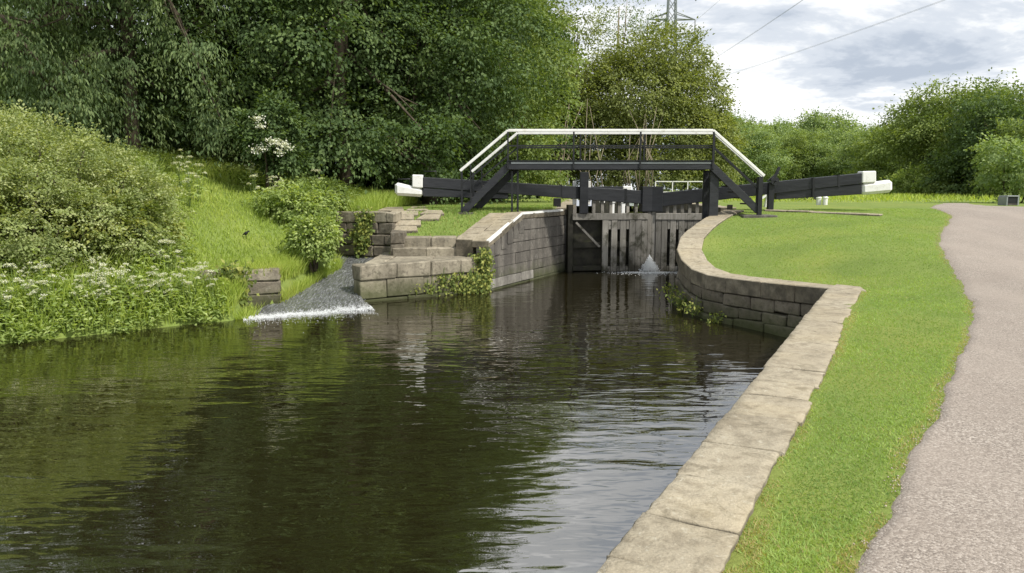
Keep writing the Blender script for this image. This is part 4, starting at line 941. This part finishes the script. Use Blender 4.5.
bank_bush('leafy bramble bush overhanging the cascade from left bank', 312, 268, 1.35, 1.35, 330, 92)
bank_bush('leafy green bush in front of the big pale-topped bush', 112, 262, 2.6, 1.3, 420, 93, LF_IVY)
bank_bush('dark leafy bush at foot of the big pale-topped bush near left edge', 30, 258, 2.8, 1.3, 420, 94, LF_IVY)
bank_bush('weedy bush on the slope above the head of the cascade', 300, 222, 2.2, .9, 300, 95, LF_HERB)
bank_bush('dense weedy bush below the dark trees at top of bank', 225, 176, 4.5, 1.1, 560, 96, LF_HERB)
bank_bush('weedy bush left of the cascade head wall', 322, 212, 1.6, .9, 240, 97, LF_MID)
eb0 = at(272, 24.4)
el = bush('elder_bush', 'elder bush with white blossom below the dark trees', eb0, lob(R_(98), 6, 2.3, 1.0, 2.6, .75), 260, 34, .3, .13, .08, LF_DARK, 98, droop=.25)
# ivy and wall plants
def wall_plant(label, pts, n, spread, ll, lw, mat, seed, name='ivy', nrm=(0.2, -1, .35)):
    r = R_(seed); P = np.array(pts); k = r.integers(0, len(P), n); pos = P[k] + r.normal(0, 1, (n, 3)) * np.array(spread)
    t = thing(name, label, 'plant', P.min(0))
    ax = r.normal(0, .6, (n, 3)) + np.array([0, -.2, -.3]); leaves('foliage', pos, ax, unit(np.array(nrm) + r.normal(0, .45, (n, 3))), ll * r.uniform(.6, 1.3, n), lw * r.uniform(.6, 1.3, n), r.random(n), mat, t, P.min(0))
    parts = []
    for q in P[::3]: parts.append(tube_geo([q + np.array([0, .1, -.3]), q + np.array([.02, -.05, 0]), q + np.array([.05, -.1, .25])], [.012, .01, .005], 5))
    V, F = merge(parts); o = obj('stem', V, F, STEM, t); o['kind'] = 'stuff'; return t
wall_plant('bright ivy clump hanging on the cascade head wall', [PY(x, y, 22.75) for x, y in zip(r.normal(362, 4, 40), r.uniform(212, 252, 40))], 800, (.10, .08, .1), .12, .09, LF_IVY, 101)
wall_plant('yellow-green weeds growing on front of the stone landing', [PY(x, y, 19.75) + np.array([0, (x - 440) * .0125, 0]) for x, y in zip(r.uniform(412, 485, 60), r.uniform(276, 296, 60))], 1700, (.10, .06, .07), .09, .06, LF_IVY, 102, 'wall_weeds')
wall_plant('tall weeds at the corner of landing and wing wall', [PY(x, y, 20.35) for x, y in zip(r.normal(482, 5, 40), r.uniform(252, 290, 40))], 1000, (.08, .08, .09), .10, .06, LF_IVY, 103, 'wall_weeds')
wall_plant('leafy weeds climbing over the low bank wall', [PY(x, y, 16.6) for x, y in zip(r.normal(234, 7, 40), r.uniform(268, 305, 40))], 800, (.12, .1, .1), .12, .08, LF_IVY, 104, 'wall_weeds')
wall_plant('tufts of weed along foot of the curved right wall', [CURVE[k] + np.array([-.15 + r.normal(0, .05), -.12, -.75 + r.normal(0, .06)]) for k in (4, 4, 5, 5, 5, 6, 6, 3, 3)], 420, (.16, .05, .07), .09, .04, LF_IVY, 105, 'wall_weeds')

# herbs and tall grass of the bank: uncountable ground cover
def blades(name, P, H, Wd, lean, mat, rnd):
    n = len(P); a = rng.uniform(0, 2 * np.pi, n); s = np.stack([np.cos(a), np.sin(a), np.zeros(n)], 1) * (Wd / 2)[:, None]
    l = np.clip(rng.normal(0, 1, (n, 2)), -1.5, 1.5) * (H * lean)[:, None]
    md = P + np.c_[l * .3, H * .5]; tp = P + np.c_[l, H]
    V = np.stack([P - s, md + s, tp, md - s], 1).reshape(-1, 3)
    me = raw_mesh(name, V, np.arange(n * 4).reshape(n, 4)); at_ = me.attributes.new('rnd', 'FLOAT', 'FACE'); at_.data.foreach_set('value', np.clip(rnd, 0, 1).astype(np.float32))
    return tag(link(name, me, mat), kind='stuff')
n = 150000; x = rng.uniform(-20, -4.2, n); y = rng.uniform(9, 34, n)
ex = resample(CHAN + [(-5.5, 25)], 400)[rng.integers(0, 400, 16000)]; ed_ = np.abs(rng.normal(0, .5, 16000))
x = np.r_[x, ex[:, 0] - ed_]; y = np.r_[y, ex[:, 1] + rng.normal(0, .1, 16000)]
dc = sdist(x, y, CANAL); ok = (dc > -0.15) & (sdist(x, y, APRON) > -.02) & (sdist(x, y, LOWP) > 0) & (x < -4.3) & ~((ldist(x, y, [FOAM0[:2], FOAM1[:2]]) < .5) & (x > FOAM0[0] + .15)) & ((x / np.maximum(y, 1)) > -.80)
x, y = x[ok], y[ok]; z = zground(x, y); s = ldist(x, y, BANK[::-1] + CHAN[1:])
pxx = 512 + FPX * x / y
short = (pxx > 165) & (pxx < 330) & (y > 16.8) & (y < 25)
tall = np.where(short, rng.uniform(.06, .2, len(x)), rng.uniform(.25, .7, len(x)))
pat = .5 + .5 * np.sin(x * 1.3 + 1.7 * np.sin(y * .9)) * np.sin(y * 1.1 + x * .5)
sc_ = ldist(x, y, CHAN + [(-5.5, 25)]); tall = np.where(~short & (s < 2.6) & (sc_ > 1), tall * rng.uniform(.5, 1.35, len(x)), np.where(sc_ < .9, rng.uniform(.2, .55, len(x)), tall))
blades('bank_grass', np.c_[x, y, z - .02], tall, np.where(short, .022, .026), .35, G_BANK, pat * .5 + rng.random(len(x)) * .5)
bpy.data.objects['bank_grass']['label'] = 'bright grass covering the left bank'
# leafy herbs
def herbs(name, label, pts, hgt, per, ll, lw, mat):
    n = len(pts); i = np.repeat(np.arange(n), per); k = len(i); f = rng.uniform(.1, 1, k)
    pos = pts[i] + np.c_[rng.normal(0, .07, k), rng.normal(0, .07, k), f * hgt[i]]
    a = rng.uniform(0, 2 * np.pi, k); ax = np.stack([np.cos(a), np.sin(a), rng.normal(.05, .35, k)], 1)
    o = leaves(name, pos, ax, unit(np.array([0, 0, 1.0]) + rng.normal(0, .35, (k, 3))), ll * rng.uniform(.6, 1.4, k), lw * rng.uniform(.6, 1.4, k), np.repeat(rng.random(n), per) * .5 + rng.random(k) * .5, mat)
    return tag(o, label, None, None, 'stuff')
n = 9000; x = rng.uniform(-15, -5.2, n); y = rng.uniform(9, 30, n); pxx = 512 + FPX * x / y
ok = (sdist(x, y, CANAL) > -0.2) & (sdist(x, y, APRON) > .15)
s = ldist(x, y, BANK); strip = ok & (s < 3.2) & ~((pxx > 195) & (y > 16.9)) & (pxx < 222) & (rng.random(n) < .7)
z = zground(x, y); P = np.c_[x, y, z][strip]
herbs('bank_herbs', 'lush leafy herbs along the waterline of the left bank', P, rng.uniform(.2, 1.0, len(P)) * np.clip(.5 + s[strip] * .5, .5, 1) * (.55 + .6 * np.clip(np.sin(P[:, 0] * 2.1 + np.sin(P[:, 1] * 1.7)) * np.sin(P[:, 1] * 2.6 - P[:, 0]) + .5, 0, 1)), 20, .12, .06, LF_HERB)
wl_ = ok & (np.abs(s - .05) < .4) & (x < -5.9) & (pxx < 196); P = np.c_[x, y, np.maximum(z, -.05)][wl_]; P = np.concatenate([P + rng.normal(0, .12, P.shape) * np.array([1, 1, 0]) for _ in range(4)])
herbs('waterside_herbs', 'overhanging leaves right at the waterline of the left bank', P, rng.uniform(.15, .5, len(P)), 14, .11, .05, LF_HERB)
upb = ok & (y > 20) & (s > 3) & (rng.random(n) < .5) & ((pxx < 170) | (y > 25) | (pxx > 300))
P = np.c_[x, y, z][upb]; herbs('bank_weeds', 'mixed tall weeds on the upper left bank', P, rng.uniform(.3, .8, len(P)), 18, .13, .06, LF_MID)

# cow parsley: three plants, copied
def parsley(label, b, seed, group):
    r = R_(seed); b = np.asarray(b, float); t = thing('cow_parsley', label, 'wildflower', b, group); parts = []; fp, fn = [], []
    for i in range(5):
        a = r.uniform(0, 6.28); h = r.uniform(.55, .95); e = b + np.array([math.cos(a) * .22 * r.random(), math.sin(a) * .22 * r.random(), h])
        parts.append(tube_geo([b + np.array([0, 0, -.05]), (b + e) / 2 + r.normal(0, .02, 3), e], [.008, .006, .004], 5))
        m_ = 60; q = r.uniform(0, 1, m_) ** .5 * r.uniform(.035, .085); th = r.uniform(0, 6.28, m_)
        fp.append(e + np.stack([q * np.cos(th), q * np.sin(th), -q * q * 7 + r.normal(0, .010, m_)], 1))
    V, F = merge(parts); obj('stem', V, F, STEM, t)
    fp = np.concatenate(fp); k = len(fp)
    leaves('flower_head', fp, r.normal(0, 1, (k, 3)) * np.array([1, 1, .2]), unit(np.array([0, 0, 1.]) + r.normal(0, .3, (k, 3))), r.uniform(.018, .03, k), r.uniform(.016, .026, k), r.random(k), PETAL, t, b)
    k = 60; lp_ = b + np.stack([r.normal(0, .13, k), r.normal(0, .13, k), r.uniform(.05, .5, k)], 1)
    leaves('leaf', lp_, r.normal(0, 1, (k, 3)) * np.array([1, 1, .3]), unit(np.array([0, 0, 1.]) + r.normal(0, .3, (k, 3))), r.uniform(.08, .16, k), r.uniform(.03, .06, k), r.random(k), LF_HERB, t, b)
    for ch in t.children: ch['kind'] = 'stuff'
    return t
PG = 'cow parsley along the water edge'; pl_ = 'white-flowered cow parsley plant in the lush strip along left waterline'
cps = [parsley(pl_, (0, 0, 0), 120 + k, PG) for k in range(3)]
r = R_(130)
spots = [(r.uniform(2, 225), 0) for _ in range(66)]
for i, (px, _) in enumerate(spots):
    wy = np.interp(px, [0, 60, 130, 200, 243], [343, 337, 330, 322, 319]); p = PZ(px, wy, 0)
    n2 = np.array([-.5, .85]); p2 = p[:2] + n2 * (.05 + 2.3 * r.random() ** 1.7); zz_ = float(zground(p2[0], p2[1])); sc = r.uniform(.55, 1.15)
    if i < 3: o = cps[i]; o.location = (*p2, zz_); o.scale = (sc,) * 3
    else: copy_tree(cps[i % 3], (*p2, zz_), r.uniform(0, 6.28), (sc,) * 3)
PG2 = 'cow parsley at the top of the bank'
for i in range(24):
    px, py = r.uniform(180, 320), r.uniform(165, 215); p = hit(px, py); sc = r.uniform(.9, 1.4)
    o = copy_tree(cps[i % 3], p, r.uniform(0, 6.28), (sc,) * 3); tag(o, 'white-flowered cow parsley plant scattered high on the left bank', None, PG2)
# elder blossom
eb = WL[el.name]; k = 420; heads = [np.array(PY(x, y, eb[1] - 1.15)) for x, y in ((258, 118), (261, 126), (270, 141), (276, 142), (283, 143), (287, 147), (255, 150), (262, 148), (280, 152))]
fp = np.concatenate([h + r.normal(0, 1, (60, 3)) * np.array([.10, .05, .05]) for h in heads]); k = len(fp)
leaves('blossom', fp, r.normal(0, 1, (k, 3)), unit(np.array([0, -.5, 1.]) + r.normal(0, .3, (k, 3))), np.full(k, .06), np.full(k, .05), r.random(k), PETAL, el, eb)

# mown lawn of the towpath side: real blades, denser near the camera
def lawn(name, n, ymax, ymin, hmin, hmax, wd, label):
    y = ymin + (ymax - ymin) * rng.random(n) ** 1.5; x = y * rng.uniform(-.15, .72, n) + rng.uniform(-.3, .3, n)
    ok = (x > np.interp(y, [0, 3.4, CORNER[1]], [-1.4, .4, CORNER[0]]) - .2) if False else np.ones(n, bool)
    d = sdist(x, y, CANAL); pd = sdist(x, y, PATHPOLY)
    cop = np.where(y < 13.0, .52, .63)
    edge = .05 * np.sin(x * 9 + y * 7) + .04 * np.sin(y * 23)
    ok &= (d > cop + edge * .8) & (pd > edge * .5 - .015)
    xm = np.interp(y, [-40, 3, 13, 20, 25, 60], [-24, -5, -1.5, 2, 4.4, 8]); ok &= x > xm
    x, y, d, pd = x[ok], y[ok], d[ok], pd[ok]; z = zland(x, y); k = len(x)
    pat = .5 + .28 * np.sin(x * 2.1 + 1.3 * np.sin(y * 1.7)) + .22 * np.sin(y * 3.1 - x * 1.1 + np.sin(x * 3))
    dry = np.clip(1 - np.minimum(d - .55, pd) / .14, 0, 1) * (rng.random(k) < .6)
    H = rng.uniform(hmin, hmax, k) * (.75 + .5 * pat) * np.where(rng.random(k) < .03, 1.6, 1)
    o = blades(name, np.c_[x, y, z - .006], H, wd * (1 + y * .16), .8, G_LAWN, pat * .5 + rng.random(k) * .36 + dry * .8 + (rng.random(k) < .025) * .6 - .3 * (np.sin(x * 7 + 2 * np.sin(y * 5)) * np.sin(y * 6 - x * 3) > .55) * rng.random(k)); o['label'] = label
lawn('lawn_grass', 400000, 26, 2.4, .012, .03, .0036, 'short mown bright green grass between coping and towpath')
# grass of the lock island and beyond
n = 26000; x = rng.uniform(-4, 1.6, n); y = rng.uniform(21.6, 30, n); wx = WING0[0] + (y - WING0[1]) * wv[0] / wv[1]
ok = (x < wx - .65) & ((y > 22.9) | (x < wx - 1.3)) & (x > -3.3); x, y = x[ok], y[ok]
o = blades('island_grass', np.c_[x, y, zland(x, y) - .01], rng.uniform(.04, .11, len(x)), np.full(len(x), .02), .4, G_LAWN, rng.random(len(x))); o['label'] = 'short grass on the lock island left of the gates'
# rough tall grass at the foot of the far trees and shrubs
n = 30000; x = rng.uniform(2, 50, n); y = rng.uniform(36, 64, n); ok = (sdist(x, y, PATHPOLY) > .3) & (sdist(x, y, CANAL) > 1) & (rng.random(n) < np.clip((y - 36) / 14, .05, 1) * (.35 + .65 * (np.sin(x * .9 + np.sin(y * .6)) > -.2)))
x, y = x[ok], y[ok]; o = blades('rough_grass', np.c_[x, y, zland(x, y) - .02], rng.uniform(.12, .5, len(x)) * np.clip((y - 34) / 16, .3, 1), np.full(len(x), .07), .45, G_BANK, rng.random(len(x)) * .9); o['label'] = 'rough tall grass at the foot of the far right trees'
# fallen bits along the path edge
n = 2600; k = rng.integers(20, 560, n); e = PATH_EDGE[k] + np.c_[rng.normal(.03, .06, n), rng.normal(0, .03, n)]
tag(blobs('loose_gravel', np.c_[e, zland(e[:, 0], e[:, 1]) + .012], rng.uniform(.003, .009, n), rng.uniform(.003, .007, n), plain('gravel', (.42, .36, .3), .9, .2, .3, 60)), 'loose gravel along the ragged edge of the towpath')

# a small dark bird on the bank
p = hit(246, 239); bt = thing('bird', 'small black bird standing on the bright bank grass', 'bird', p)
V, F = [], []
prof = [(-.14, .012, .10), (-.09, .022, .13), (-.03, .05, .15), (.03, .055, .155), (.07, .04, .175), (.09, .03, .205), (.115, .03, .215), (.135, .018, .21), (.165, .004, .207)]
for (u0, rr, zc) in prof:
    for q in range(8): V.append((p[0] + u0 * .7, p[1] + rr * .9 * math.cos(q * math.pi / 4), p[2] + (zc + rr * math.sin(q * math.pi / 4)) * .95))
F = [[i * 8 + q, i * 8 + (q + 1) % 8, (i + 1) * 8 + (q + 1) % 8, (i + 1) * 8 + q] for i in range(len(prof) - 1) for q in range(8)] + [list(range(8)), [64 + q for q in range(8)]]
obj('body', V, F, IRON, bt, True)
for s_ in (-.02, .02): tube('leg', [(p[0], p[1] + s_, p[2] - .02), (p[0] + .01, p[1] + s_, p[2] + .13)], .006, IRON, bt, 5)
